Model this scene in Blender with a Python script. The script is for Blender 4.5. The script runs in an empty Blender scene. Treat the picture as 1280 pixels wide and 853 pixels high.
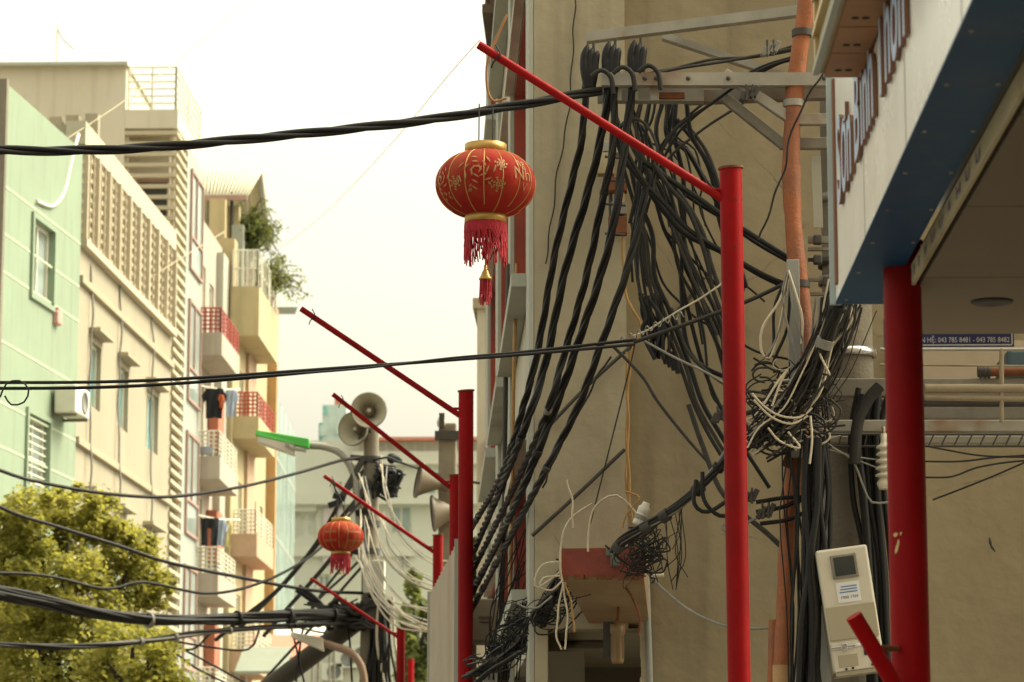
import bpy, bmesh, math, random
from mathutils import Vector, Matrix, Euler
rnd = random.Random(7)
SC = bpy.context.scene
COL = SC.collection
rad = math.radians

# ------------------------------------------------------------------ camera
FPX = 3700.0                         # focal length in pixels of the 1280 px wide picture
PITCH = math.atan(628.5 / FPX)
YAW = math.atan(100 * math.cos(PITCH) / FPX)
CAMZ = 1.6
cam_d = bpy.data.cameras.new('camera')
cam = bpy.data.objects.new('camera', cam_d); COL.objects.link(cam)
cam.location = (0, 0, CAMZ)
cam.rotation_euler = Euler((math.pi/2 + PITCH, 0, YAW), 'XYZ')
cam_d.sensor_width = 36; cam_d.lens = FPX / 1280 * 36
cam_d.clip_start = .1; cam_d.clip_end = 2000
cam_d.dof.use_dof = True; cam_d.dof.focus_distance = 15.0; cam_d.dof.aperture_fstop = 6.3
SC.camera = cam
CR = cam.rotation_euler.to_matrix()

# ------------------------------------------------------------------ sky, sun, exposure
SUN_EL, SUN_AZ = rad(50), rad(68)     # azimuth measured from +Y towards +X
w = bpy.data.worlds.new('World'); SC.world = w; w.use_nodes = True
nt = w.node_tree; bg = nt.nodes['Background']
sky = nt.nodes.new('ShaderNodeTexSky'); sky.sky_type = 'NISHITA'; sky.sun_disc = False
sky.sun_elevation = SUN_EL; sky.sun_rotation = SUN_AZ
sky.air_density = 1.6; sky.dust_density = 8.0; sky.ozone_density = 1.0
hs = nt.nodes.new('ShaderNodeHueSaturation'); hs.inputs['Saturation'].default_value = .12
tint = nt.nodes.new('ShaderNodeMix'); tint.data_type = 'RGBA'; tint.blend_type = 'MULTIPLY'
tint.inputs['Factor'].default_value = 1; tint.inputs['B'].default_value = (1, .955, .765, 1)
nt.links.new(sky.outputs[0], hs.inputs['Color']); nt.links.new(hs.outputs[0], tint.inputs['A'])
nt.links.new(tint.outputs['Result'], bg.inputs['Color'])
bg.inputs['Strength'].default_value = .15
sl = bpy.data.lights.new('sun', 'SUN'); sl.energy = .5; sl.angle = rad(25); sl.color = (1, .93, .78)
so = bpy.data.objects.new('sun', sl); COL.objects.link(so)
sdir = Vector((math.sin(SUN_AZ)*math.cos(SUN_EL), math.cos(SUN_AZ)*math.cos(SUN_EL), math.sin(SUN_EL)))
so.rotation_euler = (-sdir).to_track_quat('-Z', 'Y').to_euler(); so.location = (20, -10, 40)
SC.view_settings.view_transform = 'Standard'; SC.view_settings.look = 'None'
SC.view_settings.exposure = 1.45; SC.view_settings.gamma = 1; SC.view_settings.use_curve_mapping = False

# ------------------------------------------------------------------ pixel to place
def ray(px, py): return CR @ Vector(((px-640)/FPX, -(py-426.5)/FPX, -1))
def P(px, py, d):                     # the point on that line of sight at distance d down the street
    r = ray(px, py); return Vector((0, 0, CAMZ)) + r * (d / r.y)

# ------------------------------------------------------------------ materials
MATS = {}
def mat(name, col, rough=.7, metal=0, var=.12, scale=3., bump=0., col2=None, streak=0., spec=.5, c2amt=.5, coat=0, chips=None, grime=0, crack=0):
    if name in MATS: return MATS[name]
    m = bpy.data.materials.new(name); m.use_nodes = True; MATS[name] = m
    n = m.node_tree.nodes; l = m.node_tree.links; b = n['Principled BSDF']
    b.inputs['Roughness'].default_value = rough; b.inputs['Metallic'].default_value = metal
    b.inputs['Specular IOR Level'].default_value = spec
    if coat: b.inputs['Coat Weight'].default_value = coat; b.inputs['Coat Roughness'].default_value = .12
    tc = n.new('ShaderNodeTexCoord')
    ns = n.new('ShaderNodeTexNoise'); ns.inputs['Scale'].default_value = scale; ns.inputs['Detail'].default_value = 8
    ns.inputs['Roughness'].default_value = .65
    l.new(tc.outputs['Object'], ns.inputs['Vector'])
    mr = n.new('ShaderNodeMapRange'); mr.inputs[1].default_value = .25; mr.inputs[2].default_value = .75
    mr.inputs[3].default_value = 1-var; mr.inputs[4].default_value = 1+var
    l.new(ns.outputs['Fac'], mr.inputs[0])
    base = n.new('ShaderNodeMix'); base.data_type = 'RGBA'; base.inputs['A'].default_value = (*col, 1)
    base.inputs['B'].default_value = (*(col2 or col), 1)
    if col2:
        n2 = n.new('ShaderNodeTexNoise'); n2.inputs['Scale'].default_value = scale*.45; n2.inputs['Detail'].default_value = 6
        mp = n.new('ShaderNodeMapping'); mp.inputs['Location'].default_value = (3.1, 7.7, 1.3)
        if streak: mp.inputs['Scale'].default_value = (1, 1, streak)
        l.new(tc.outputs['Object'], mp.inputs['Vector']); l.new(mp.outputs[0], n2.inputs['Vector'])
        r2 = n.new('ShaderNodeMapRange'); r2.inputs[1].default_value = .62-c2amt*.3; r2.inputs[2].default_value = .72
        l.new(n2.outputs['Fac'], r2.inputs[0]); l.new(r2.outputs[0], base.inputs['Factor'])
    else: base.inputs['Factor'].default_value = 0
    if chips:
        n3 = n.new('ShaderNodeTexNoise'); n3.inputs['Scale'].default_value = 34; n3.inputs['Detail'].default_value = 4
        l.new(tc.outputs['Object'], n3.inputs['Vector'])
        r3 = n.new('ShaderNodeMapRange'); r3.inputs[1].default_value = .69; r3.inputs[2].default_value = .72
        l.new(n3.outputs['Fac'], r3.inputs[0])
        b3 = n.new('ShaderNodeMix'); b3.data_type = 'RGBA'; b3.inputs['B'].default_value = (*chips, 1)
        l.new(r3.outputs[0], b3.inputs['Factor']); l.new(base.outputs['Result'], b3.inputs['A']); base = b3
    if grime:                                   # rain streaks: noise drawn out down the wall
        g = n.new('ShaderNodeMapping'); g.inputs['Scale'].default_value = (1, 1, .07); l.new(tc.outputs['Object'], g.inputs['Vector'])
        n4 = n.new('ShaderNodeTexNoise'); n4.inputs['Scale'].default_value = 5.5; n4.inputs['Detail'].default_value = 6; l.new(g.outputs[0], n4.inputs['Vector'])
        r4 = n.new('ShaderNodeMapRange'); r4.inputs[1].default_value = .52; r4.inputs[2].default_value = .75; r4.inputs[4].default_value = grime; l.new(n4.outputs['Fac'], r4.inputs[0])
        b4 = n.new('ShaderNodeMix'); b4.data_type = 'RGBA'; b4.inputs['B'].default_value = (*[c*.45 for c in col], 1)
        l.new(r4.outputs[0], b4.inputs['Factor']); l.new(base.outputs['Result'], b4.inputs['A']); base = b4
    if crack:
        wv = n.new('ShaderNodeMix'); wv.data_type = 'VECTOR'; wv.inputs['Factor'].default_value = .18; l.new(tc.outputs['Object'], wv.inputs[4]); l.new(ns.outputs['Color'], wv.inputs[5])
        vo = n.new('ShaderNodeTexVoronoi'); vo.feature = 'DISTANCE_TO_EDGE'; vo.inputs['Scale'].default_value = 1.1; l.new(wv.outputs[1], vo.inputs['Vector'])
        r5 = n.new('ShaderNodeMapRange'); r5.inputs[1].default_value = .002; r5.inputs[2].default_value = .007; r5.inputs[3].default_value = crack; r5.inputs[4].default_value = 0; l.new(vo.outputs['Distance'], r5.inputs[0])
        m5 = n.new('ShaderNodeMath'); m5.operation = 'MULTIPLY'; r6 = n.new('ShaderNodeMapRange'); r6.inputs[1].default_value = .5; r6.inputs[2].default_value = .6; l.new(ns.outputs['Fac'], r6.inputs[0])
        l.new(r5.outputs[0], m5.inputs[0]); l.new(r6.outputs[0], m5.inputs[1])
        b5 = n.new('ShaderNodeMix'); b5.data_type = 'RGBA'; b5.inputs['B'].default_value = (*[c*.3 for c in col], 1)
        l.new(m5.outputs[0], b5.inputs['Factor']); l.new(base.outputs['Result'], b5.inputs['A']); base = b5
    mu = n.new('ShaderNodeMix'); mu.data_type = 'RGBA'; mu.blend_type = 'MULTIPLY'; mu.inputs['Factor'].default_value = 1
    l.new(base.outputs['Result'], mu.inputs['A']); l.new(mr.outputs[0], mu.inputs['B'])
    l.new(mu.outputs['Result'], b.inputs['Base Color'])
    rr = n.new('ShaderNodeMapRange'); rr.inputs[3].default_value = max(.02, rough-.1); rr.inputs[4].default_value = min(1, rough+.12)
    l.new(ns.outputs['Fac'], rr.inputs[0]); l.new(rr.outputs[0], b.inputs['Roughness'])
    if bump:
        nb = n.new('ShaderNodeTexNoise'); nb.inputs['Scale'].default_value = scale*9; nb.inputs['Detail'].default_value = 5
        l.new(tc.outputs['Object'], nb.inputs['Vector'])
        bp = n.new('ShaderNodeBump'); bp.inputs['Strength'].default_value = bump; bp.inputs['Distance'].default_value = .02
        l.new(nb.outputs['Fac'], bp.inputs['Height']); l.new(bp.outputs[0], b.inputs['Normal'])
    return m
asphalt = mat('asphalt', (.05,.05,.048), .9, bump=.4, scale=8)
paving = mat('paving', (.22,.20,.17), .85, bump=.3, scale=4)
earth = mat('earth', (.12,.11,.09), .95)
kerbm = mat('kerb_stone', (.3,.29,.26), .8, bump=.2)
redpaint = mat('red_paint', (.345,.004,.006), .5, var=.14, scale=5, col2=(.19,.006,.007), c2amt=.5, streak=.2, bump=.06, spec=.1, chips=(.10,.02,.012))
redarm = mat('red_arm_paint', (.29,.009,.010), .55, spec=.1, var=.2, scale=9, bump=.05, chips=(.12,.03,.018))
rustm = mat('rust', (.16,.055,.02), .85, var=.35, scale=20)
galv = mat('galvanised_steel', (.34,.32,.27), .55, .35, var=.2, scale=6, col2=(.22,.13,.07), c2amt=.12)
oldsteel = mat('weathered_steel', (.23,.21,.17), .65, .2, var=.25, scale=7, col2=(.16,.09,.045), c2amt=.3)
darksteel = mat('dark_steel', (.055,.05,.042), .6, .2, var=.3, scale=8)
concrete = mat('pole_concrete', (.22,.19,.14), .9, var=.2, scale=5, bump=.35, col2=(.13,.11,.08), streak=.2)
greywall = mat('grey_render_wall', (.385,.33,.22), .92, var=.16, scale=1.3, bump=.3, col2=(.26,.215,.14), streak=.22, c2amt=.5, grime=.5, crack=.6)
greywall2 = mat('brown_render_wall', (.30,.243,.146), .92, var=.2, scale=1.1, bump=.35, col2=(.215,.172,.10), streak=.25, c2amt=.45, grime=.5, crack=.6)
creamcol = mat('cream_facade_paint', (.52,.48,.38), .8, var=.1, scale=2, col2=(.36,.31,.22), streak=.15, c2amt=.3)
whitetrim = mat('pale_trim_paint', (.40,.40,.33), .7, var=.1, scale=2, col2=(.28,.27,.21), streak=.15, c2amt=.2)
redpanel = mat('red_facade_paint', (.34,.07,.04), .75, var=.15, scale=3, col2=(.2,.05,.03), c2amt=.3)
redcanopy = mat('red_canopy_paint', (.23,.05,.033), .8, var=.2, scale=5, col2=(.14,.04,.03), c2amt=.4, bump=.2)
soffitm = mat('canopy_soffit', (.36,.26,.15), .85, var=.15, scale=4, col2=(.26,.14,.06), c2amt=.5, streak=.5)
dark = mat('dark_interior', (.02,.018,.015), .9)
roomceil = mat('room_ceiling', (.6,.52,.38), .8); tilef = mat('floor_tile', (.5,.45,.36), .4); roomw = mat('room_wall_paint', (.3,.26,.19), .85)
black = mat('black_cable_rubber', (.010,.010,.010), .5, var=.3, scale=25, spec=.3)
black2 = mat('dusty_black_cable', (.024,.022,.019), .6, var=.35, scale=18, spec=.25)
greyc = mat('grey_cable', (.22,.21,.18), .6, var=.2, scale=20)
palec = mat('pale_cable', (.52,.45,.33), .55, var=.2, scale=20)
ochre = mat('ochre_cable', (.36,.20,.06), .55, var=.2, scale=12)
orangepipe = mat('orange_pipe', (.33,.105,.035), .65, var=.22, scale=9, col2=(.22,.085,.045), c2amt=.5, bump=.3)
woodm = mat('pale_wood', (.45,.27,.12), .8, var=.2, scale=9)
meterm = mat('meter_box_plastic', (.58,.54,.43), .5, var=.06, scale=6)
meterd = mat('meter_box_door', (.36,.32,.22), .5, var=.06, scale=6)
glassd = mat('dark_glass', (.05,.055,.05), .12, var=.2)
chrome = mat('bright_clip', (.6,.6,.58), .25, .9)
labelm = mat('label_paper', (.72,.72,.72), .6)
inkblue = mat('ink_blue', (.10,.22,.42), .6); inkblack = mat('ink_black', (.03,.03,.03), .6)
signwhite = mat('sign_white_acrylic', (.92,.90,.83), .25, var=.04, scale=2, grime=.16)
signblue = mat('sign_blue_panel', (.007,.07,.165), .45, spec=.12, var=.15, scale=4)
signedge = mat('sign_edge_trim', (.45,.52,.52), .35, .3)
letterw = mat('letter_face_blue_white', (.42,.56,.78), .35, var=.05)
letters = mat('letter_side_brown', (.20,.085,.045), .6)
brownsof = mat('brown_soffit_board', (.33,.15,.055), .6, var=.2, scale=6)
goldtrim = mat('gold_trim', (.55,.40,.18), .4, .3)
stripm = mat('cream_strip', (.50,.43,.27), .7, col2=(.3,.22,.11), c2amt=.3)
purple = mat('strip_letter', (.14,.12,.24), .6)
ceilm = mat('awning_ceiling', (.20,.158,.105), .75, var=.07, scale=2)
navy = mat('navy_banner', (.02,.03,.14), .5); bannerw = mat('banner_white', (.75,.74,.72), .6)
pinkwall = mat('pale_pink_wall', (.40,.325,.23), .85); pipeb = mat('dull_beige_pipe', (.26,.21,.13), .7, var=.25, scale=9, col2=(.15,.09,.05), c2amt=.3)
bluedark = mat('transformer_blue', (.05,.09,.11), .5)
porcelain = mat('insulator_porcelain', (.55,.50,.38), .3, var=.1)
lanred = mat('lantern_silk', (.29,.019,.012), .8, spec=.12, var=.16, scale=7, col2=(.34,.06,.03), c2amt=.4)
lanred2 = mat('far_lantern_silk', (.33,.022,.012), .8, spec=.12, var=.15, scale=9, col2=(.42,.12,.05), c2amt=.5)
gold = mat('lantern_gold', (.48,.30,.08), .4, .45, var=.2, scale=14)
goldp = mat('gold_print', (.36,.17,.055), .55, .1, var=.25, scale=30)
fringem = mat('red_fringe', (.40,.015,.028), .75, var=.3, scale=30)
filterm = mat('filter_plastic', (.22,.14,.06), .4); dusty = mat('greyed_cable', (.06,.056,.05), .7, var=.35, scale=18, spec=.2)
pvc = mat('white_pvc', (.6,.57,.48), .5); pvcgrey = mat('grey_conduit', (.3,.3,.27), .6)
sheetm = mat('translucent_sheet', (.40,.34,.25), .55, var=.15, scale=3, col2=(.36,.22,.18), streak=.15, c2amt=.4)
green = mat('green_house_paint', (.228,.29,.20), .85, grime=.3, var=.09, scale=.8, col2=(.21,.265,.18), streak=.2, c2amt=.35)
greeng = mat('green_groove', (.40,.47,.32), .9)
beige = mat('beige_house_paint', (.325,.287,.203), .85, grime=.28, var=.07, scale=.7, col2=(.285,.25,.17), streak=.15, c2amt=.3)
beiget = mat('beige_moulding', (.36,.31,.21), .85, var=.08)
beigetop = mat('parapet_white', (.44,.40,.29), .8, var=.07)
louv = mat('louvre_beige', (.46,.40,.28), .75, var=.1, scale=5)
greyb = mat('grey_tower_render', (.58,.53,.415), .9, grime=.35, var=.08, scale=.6, col2=(.47,.43,.32), streak=.12, c2amt=.35)
bluegrey = mat('blue_grey_cladding', (.31,.335,.29), .6, var=.06)
mull = mat('brown_mullion', (.35,.22,.17), .6)
glassl = mat('pale_window_glass', (.32,.38,.35), .12, var=.2, scale=.9)
glassg = mat('green_tower_glass', (.30,.40,.36), .2, var=.25, scale=.5)
glasst = mat('teal_window_glass', (.10,.28,.28), .15, var=.2)
frameal = mat('window_frame_white', (.62,.60,.50), .5)
pink = mat('pinkish_house_paint', (.41,.355,.285), .85, var=.06, col2=(.35,.29,.22), grime=.35, streak=.2, c2amt=.3)
brick = mat('brick_red_wall', (.40,.14,.08), .85)
yellow = mat('yellow_house_paint', (.44,.365,.205), .85, var=.07, col2=(.40,.31,.17), grime=.3, streak=.2, c2amt=.3)
peach = mat('peach_house_paint', (.44,.305,.20), .85)
orangeedge = mat('orange_trim', (.42,.25,.10), .8)
railred = mat('red_railing', (.36,.05,.035), .6); railw = mat('white_railing', (.68,.66,.54), .5)
corr = mat('corrugated_cream_roof', (.46,.42,.29), .6, var=.06); corrd = mat('roof_underside', (.20,.20,.17), .8)
farb = mat('far_pale_render', (.58,.57,.47), .85, var=.05, scale=.2, col2=(.44,.44,.38), c2amt=.3)
farb2 = mat('far_light_render', (.62,.60,.49), .85, var=.05, scale=.2)
shutter = mat('green_shutter', (.20,.33,.25), .6)
tealb = mat('teal_cladding', (.22,.52,.47), .6, var=.25, scale=.3); tealp = mat('pale_teal_cladding', (.55,.66,.58), .6)
acm = mat('aircon_casing', (.62,.60,.50), .55); acfan = mat('aircon_grille', (.16,.16,.14), .6)
bark = mat('bark', (.035,.027,.018), .95, bump=.5, scale=12)
clothk = mat('black_cloth', (.015,.015,.018), .9); clothb = mat('pale_blue_cloth', (.45,.52,.62), .9); clotho = mat('orange_cloth', (.6,.16,.06), .9)
clothy = mat('yellow_cloth', (.65,.55,.25), .9)
lampgreen = mat('lamp_green', (.05,.36,.035), .45, var=.08); lamplens = mat('lamp_lens', (.6,.55,.44), .3)
hornm = mat('horn_cream', (.50,.46,.34), .5, var=.08, scale=4); hornb = mat('horn_brown', (.15,.115,.075), .6, var=.2)
salmon = mat('salmon_awning', (.55,.22,.15), .8)
def leafmat(name, c, c2):
    m = mat(name, c, .6, var=.4, scale=7., col2=c2, c2amt=.7)
    b = m.node_tree.nodes['Principled BSDF']
    b.inputs['Subsurface Weight'].default_value = 0
    tr = m.node_tree.nodes.new('ShaderNodeBsdfTranslucent'); tr.inputs['Color'].default_value = (c2[0]*1.6, c2[1]*1.6, c2[2]*.9, 1)
    mx = m.node_tree.nodes.new('ShaderNodeMixShader'); mx.inputs[0].default_value = .42
    out = m.node_tree.nodes['Material Output']
    m.node_tree.links.new(b.outputs[0], mx.inputs[1]); m.node_tree.links.new(tr.outputs[0], mx.inputs[2])
    m.node_tree.links.new(mx.outputs[0], out.inputs['Surface']); return m
leaf1 = leafmat('street_tree_leaf', (.18,.19,.035), (.37,.34,.10))
leaf2 = leafmat('balcony_plant_leaf', (.085,.11,.035), (.17,.19,.07))

# ------------------------------------------------------------------ mesh builder
class MB:
    def __init__(s): s.v = []; s.f = []; s.sm = []; s.mi = []
    def add(s, vs, fs, smooth=False, mi=0):
        o = len(s.v); s.v += [Vector(v) for v in vs]
        for f in fs: s.f.append([i+o for i in f]); s.sm.append(smooth); s.mi.append(mi)
        return s
    def box(s, c, sz, R=None, mi=0):
        c = Vector(c); h = [a/2 for a in sz]; vs = []
        for x in (-1, 1):
            for y in (-1, 1):
                for z in (-1, 1):
                    p = Vector((x*h[0], y*h[1], z*h[2])); vs.append(c + (R @ p if R else p))
        return s.add(vs, [(0,1,3,2),(4,6,7,5),(0,4,5,1),(2,3,7,6),(0,2,6,4),(1,5,7,3)], False, mi)
    def hexa(s, a, b, mi=0):        # two quads a (4 pts) and b (4 pts): a solid between them
        return s.add(list(a)+list(b), [(3,2,1,0),(4,5,6,7),(0,1,5,4),(1,2,6,5),(2,3,7,6),(3,0,4,7)], False, mi)
    def bar(s, a, b, wd, hg=None, up=(0,0,1), mi=0):
        a = Vector(a); b = Vector(b); hg = hg or wd; t = (b-a).normalized(); up = Vector(up)
        x = t.cross(up)
        if x.length < 1e-4: x = t.cross(Vector((0,1,0)))
        x.normalize(); y = x.cross(t)
        q = [x*wd/2*i + y*hg/2*j for i, j in ((-1,-1),(1,-1),(1,1),(-1,1))]
        return s.hexa([a+p for p in q], [b+p for p in q], mi)
    def tube(s, pts, r, n=8, mi=0, cap=True):
        pts = [Vector(p) for p in pts]; N = len(pts)
        rs = r if isinstance(r, (list, tuple)) else [r]*N
        t0 = (pts[1]-pts[0]).normalized()
        x = t0.cross(Vector((0,1,0)))
        if x.length < .05: x = t0.cross(Vector((1,0,0)))
        x.normalize(); vs = []
        for i in range(N):
            t = (pts[min(i+1,N-1)]-pts[max(i-1,0)])
            t = t.normalized() if t.length > 1e-9 else t0
            x = (x - t*x.dot(t)); x.normalize(); y = t.cross(x)
            for k in range(n):
                a = 2*math.pi*k/n; vs.append(pts[i] + (x*math.cos(a) + y*math.sin(a))*rs[i])
        fs = [(i*n+k, i*n+(k+1)%n, (i+1)*n+(k+1)%n, (i+1)*n+k) for i in range(N-1) for k in range(n)]
        s.add(vs, fs, True, mi)
        if cap: s.add(vs[:n], [tuple(range(n))[::-1]], False, mi); s.add(vs[-n:], [tuple(range(n))], False, mi)
        return s
    def lathe(s, prof, M, n=24, mi=0, smooth=True):   # prof: (radius, height) along the z of M
        vs = []
        for r, h in prof:
            for k in range(n):
                a = 2*math.pi*k/n; vs.append(M @ Vector((r*math.cos(a), r*math.sin(a), h)))
        fs = [(i*n+k, i*n+(k+1)%n, (i+1)*n+(k+1)%n, (i+1)*n+k) for i in range(len(prof)-1) for k in range(n)]
        return s.add(vs, fs, smooth, mi)
    def build(s, name, mats, parent=None, label=None, cat=None, group=None, kind=None, bevel=0, base=None):
        if not isinstance(mats, (list, tuple)): mats = [mats]
        if parent is not None:
            o0 = Vector((0,0,0)); q = parent
            while q is not None: o0 += q.location; q = q.parent
        elif base is not None: o0 = Vector(base)
        else:
            xs = [v.x for v in s.v]; ys = [v.y for v in s.v]; zs = [v.z for v in s.v]
            o0 = Vector(((min(xs)+max(xs))/2, (min(ys)+max(ys))/2, min(zs)))
        me = bpy.data.meshes.new(name); me.from_pydata([v-o0 for v in s.v], [], s.f)
        for m in mats: me.materials.append(m)
        me.polygons.foreach_set('use_smooth', s.sm); me.polygons.foreach_set('material_index', s.mi)
        me.update()
        o = bpy.data.objects.new(name, me); COL.objects.link(o)
        if parent is not None: o.parent = parent
        else: o.location = o0
        tag(o, label, cat, group, kind)
        if bevel:
            b = o.modifiers.new('bevel', 'BEVEL'); b.width = bevel; b.segments = 2; b.limit_method = 'ANGLE'
        return o
def tag(o, label=None, cat=None, group=None, kind=None):
    if label: o['label'] = label
    if cat: o['category'] = cat
    if group: o['group'] = group
    if kind: o['kind'] = kind
def thing(name, label, cat, loc, group=None):
    o = bpy.data.objects.new(name, None); COL.objects.link(o); o.location = loc; o.empty_display_size = .1
    tag(o, label, cat, group); return o

def catmull(pts, n):
    pts = [Vector(p) for p in pts]
    if len(pts) == 2: return [pts[0].lerp(pts[1], i/n) for i in range(n+1)]
    e = [pts[0]*2-pts[1]] + pts + [pts[-1]*2-pts[-2]]; out = []
    L = [(pts[i+1]-pts[i]).length for i in range(len(pts)-1)]; T = sum(L)
    for i in range(len(pts)-1):
        k = max(2, int(round(n*L[i]/T))); p0,p1,p2,p3 = e[i:i+4]
        for j in range(k):
            t = j/k
            out.append(.5*((2*p1)+(p2-p0)*t+(2*p0-5*p1+4*p2-p3)*t*t+(3*p1-p0-3*p2+p3)*t**3))
    out.append(pts[-1]); return out
def path(pts, d, n=None):
    """spots in the photograph at known distances joined into one smooth line in the place"""
    L = [0]
    for a, b in zip(pts, pts[1:]): L.append(L[-1]+math.hypot(b[0]-a[0], b[1]-a[1]))
    if isinstance(d, (int, float)): ds = [d]*len(pts)
    elif len(d) == 2 and len(pts) != 2: ds = [1/((1-l/L[-1])/d[0] + l/L[-1]/d[1]) for l in L]
    else: ds = d
    return catmull([P(p[0], p[1], q) for p, q in zip(pts, ds)], n or max(12, int(L[-1]/9)))
def frames(pts):
    N = len(pts); t0 = (pts[1]-pts[0]).normalized(); x = t0.cross(Vector((0,1,0)))
    if x.length < .05: x = t0.cross(Vector((1,0,0)))
    x.normalize(); out = []
    for i in range(N):
        t = (pts[min(i+1,N-1)]-pts[max(i-1,0)]).normalized(); x = (x-t*x.dot(t)).normalized(); out.append((x, t.cross(x)))
    return out
def cable(pts, d, r, m=None, label=None, group=None, name='cable', n=6, jit=0.0, parent=None, world=None, cat='cable'):
    q = world or path(pts, d)
    if jit:
        ph = rnd.uniform(0, 9)
        q = [p + Vector((math.sin(i*.9+ph), math.sin(i*1.3+ph*2), math.cos(i*.7+ph)))*jit*(0 if i in (0, len(q)-1) else 1) for i, p in enumerate(q)]
    return MB().tube(q, r, n).build(name, m or black, parent, label, cat if not parent else None, group)
def twisted(pts, d, r, turns, label, strands=3, group=None, m=None, name='twisted_cable', n=6, world=None, spread=1.0, part='strand', rough=0, ties=0):
    q = world or path(pts, d)
    L = sum((b-a).length for a, b in zip(q, q[1:]))
    steps = max(len(q), int(L*turns*9)) if turns else len(q)
    # resample evenly
    cum = [0]
    for a, b in zip(q, q[1:]): cum.append(cum[-1]+(b-a).length)
    rs = []; j = 0
    for i in range(steps+1):
        s = L*i/steps
        while j < len(q)-2 and cum[j+1] < s: j += 1
        rs.append(q[j].lerp(q[j+1], (s-cum[j])/max(1e-9, cum[j+1]-cum[j])))
    fr = frames(rs); root = thing(name, label, 'cable', (min(rs, key=lambda p: p.z)), group)
    for k in range(ties):
        i = int(len(rs)*rnd.uniform(.06,.94)); t = (rs[min(i+1,len(rs)-1)]-rs[i-1]).normalized()*rnd.uniform(.012,.03)
        MB().tube([rs[i]-t, rs[i]+t], r*(spread+1.15), 10).build('tape_band', rnd.choice([black, dusty, greyc, black2]), root)
    for k in range(strands):
        ph = 2*math.pi*k/strands; rr = rnd.uniform(.75, 1.25) if rough else 1
        off = rnd.uniform(.25, 1.) if rough else 1
        pp = []
        for i, p in enumerate(rs):
            a = ph + 2*math.pi*turns*L*i/steps*(1 if not rough else rough); x, y = fr[i]
            wob = 1 + (.25*math.sin(i*.35+k*2.1) if rough else 0)
            pp.append(p + (x*math.cos(a)+y*math.sin(a))*r*spread*off*wob)
        MB().tube(pp, r*rr, n).build(part, m[k % len(m)] if isinstance(m, list) else (m or black), root)
    return root

# facade frame: a vertical plane from A to B (x, y); 'out' is to the street side
class Facade:
    def __init__(s, A, B, side=1):
        s.A = Vector((A[0], A[1], 0)); s.B = Vector((B[0], B[1], 0)); s.u = (s.B-s.A).normalized(); s.len = (s.B-s.A).length
        s.n = Vector((s.u.y, -s.u.x, 0))*side
    def pt(s, a, z, o=0): return s.A + s.u*a + s.n*o + Vector((0,0,z))
    def hit(s, px, py):
        r = ray(px, py); o = Vector((0,0,CAMZ)); t = (s.A-o).dot(s.n)/r.dot(s.n); p = o+r*t; return (p-s.A).dot(s.u), p.z
    def box(s, mb, a0, a1, z0, z1, o0, o1, mi=0):
        q = lambda o: [s.pt(a0,z0,o), s.pt(a1,z0,o), s.pt(a1,z1,o), s.pt(a0,z1,o)]
        return mb.hexa(q(o0), q(o1), mi)
    def wall(s, mb, a0, a1, z0, z1, holes, depth=.18, mi=0):
        A = sorted({a0, a1, *[v for h in holes for v in h[:2] if a0 < v < a1]}); Z = sorted({z0, z1, *[v for h in holes for v in h[2:] if z0 < v < z1]})
        for i in range(len(A)-1):
            for j in range(len(Z)-1):
                am, zm = (A[i]+A[i+1])/2, (Z[j]+Z[j+1])/2
                if any(h[0] < am < h[1] and h[2] < zm < h[3] for h in holes): continue
                mb.add([s.pt(A[i],Z[j]), s.pt(A[i+1],Z[j]), s.pt(A[i+1],Z[j+1]), s.pt(A[i],Z[j+1])], [(0,1,2,3)], False, mi)
        for h in holes:
            c = [(h[0],h[2]),(h[1],h[2]),(h[1],h[3]),(h[0],h[3])]
            for k in range(4):
                p, q = c[k], c[(k+1)%4]
                mb.add([s.pt(*p), s.pt(*q), s.pt(*q, -depth), s.pt(*p, -depth)], [(0,1,2,3)], False, mi)
        return mb
def shell(mb, f, z0, z1, back, mi=0, front=None):
    """ends, back and top of the block behind a facade"""
    L = f.len
    p = [f.pt(0,z0), f.pt(L,z0), f.pt(L,z0,-back), f.pt(0,z0,-back)]; q = [v + Vector((0,0,z1-z0)) for v in p]
    mb.add(p+q, [(4,5,6,7),(1,2,6,5),(2,3,7,6),(3,0,4,7)], False, mi); return mb
def window(f, h, parent, frame=frameal, glass=glassl, depth=.14, fw=.06, mull_n=1, rails=0, sill=None, name='window'):
    a0, a1, z0, z1 = h; m = MB()
    for (b0,b1,c0,c1) in ((a0,a1,z0,z0+fw),(a0,a1,z1-fw,z1),(a0,a0+fw,z0+fw,z1-fw),(a1-fw,a1,z0+fw,z1-fw)):
        f.box(m, b0,b1,c0,c1,-depth,-depth+.07)
    for k in range(mull_n):
        x = a0+(a1-a0)*(k+1)/(mull_n+1); f.box(m, x-fw/2, x+fw/2, z0+fw, z1-fw, -depth, -depth+.06)
    for k in range(rails):
        z = z0+(z1-z0)*(k+1)/(rails+1); f.box(m, a0+fw, a1-fw, z-fw/2, z+fw/2, -depth, -depth+.055)
    o = m.build(name, frame, parent)
    for k in range(mull_n+1):
        x0 = a0+(a1-a0)*k/(mull_n+1)+.012; x1 = a0+(a1-a0)*(k+1)/(mull_n+1)-.012
        t = rnd.uniform(-.012, .012)
        q = [f.pt(x0,z0+.01,-depth+.015+t), f.pt(x1,z0+.01,-depth+.015-t), f.pt(x1,z1-.01,-depth+.015-t), f.pt(x0,z1-.01,-depth+.015+t)]
        MB().hexa(q, [v - f.n*.01 for v in q]).build('pane', glass, o)
    if sill: f.box(MB(), a0-.08, a1+.08, z0-.08, z0-.005, -.02, .1).build('sill', sill, o)
    return o
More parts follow.
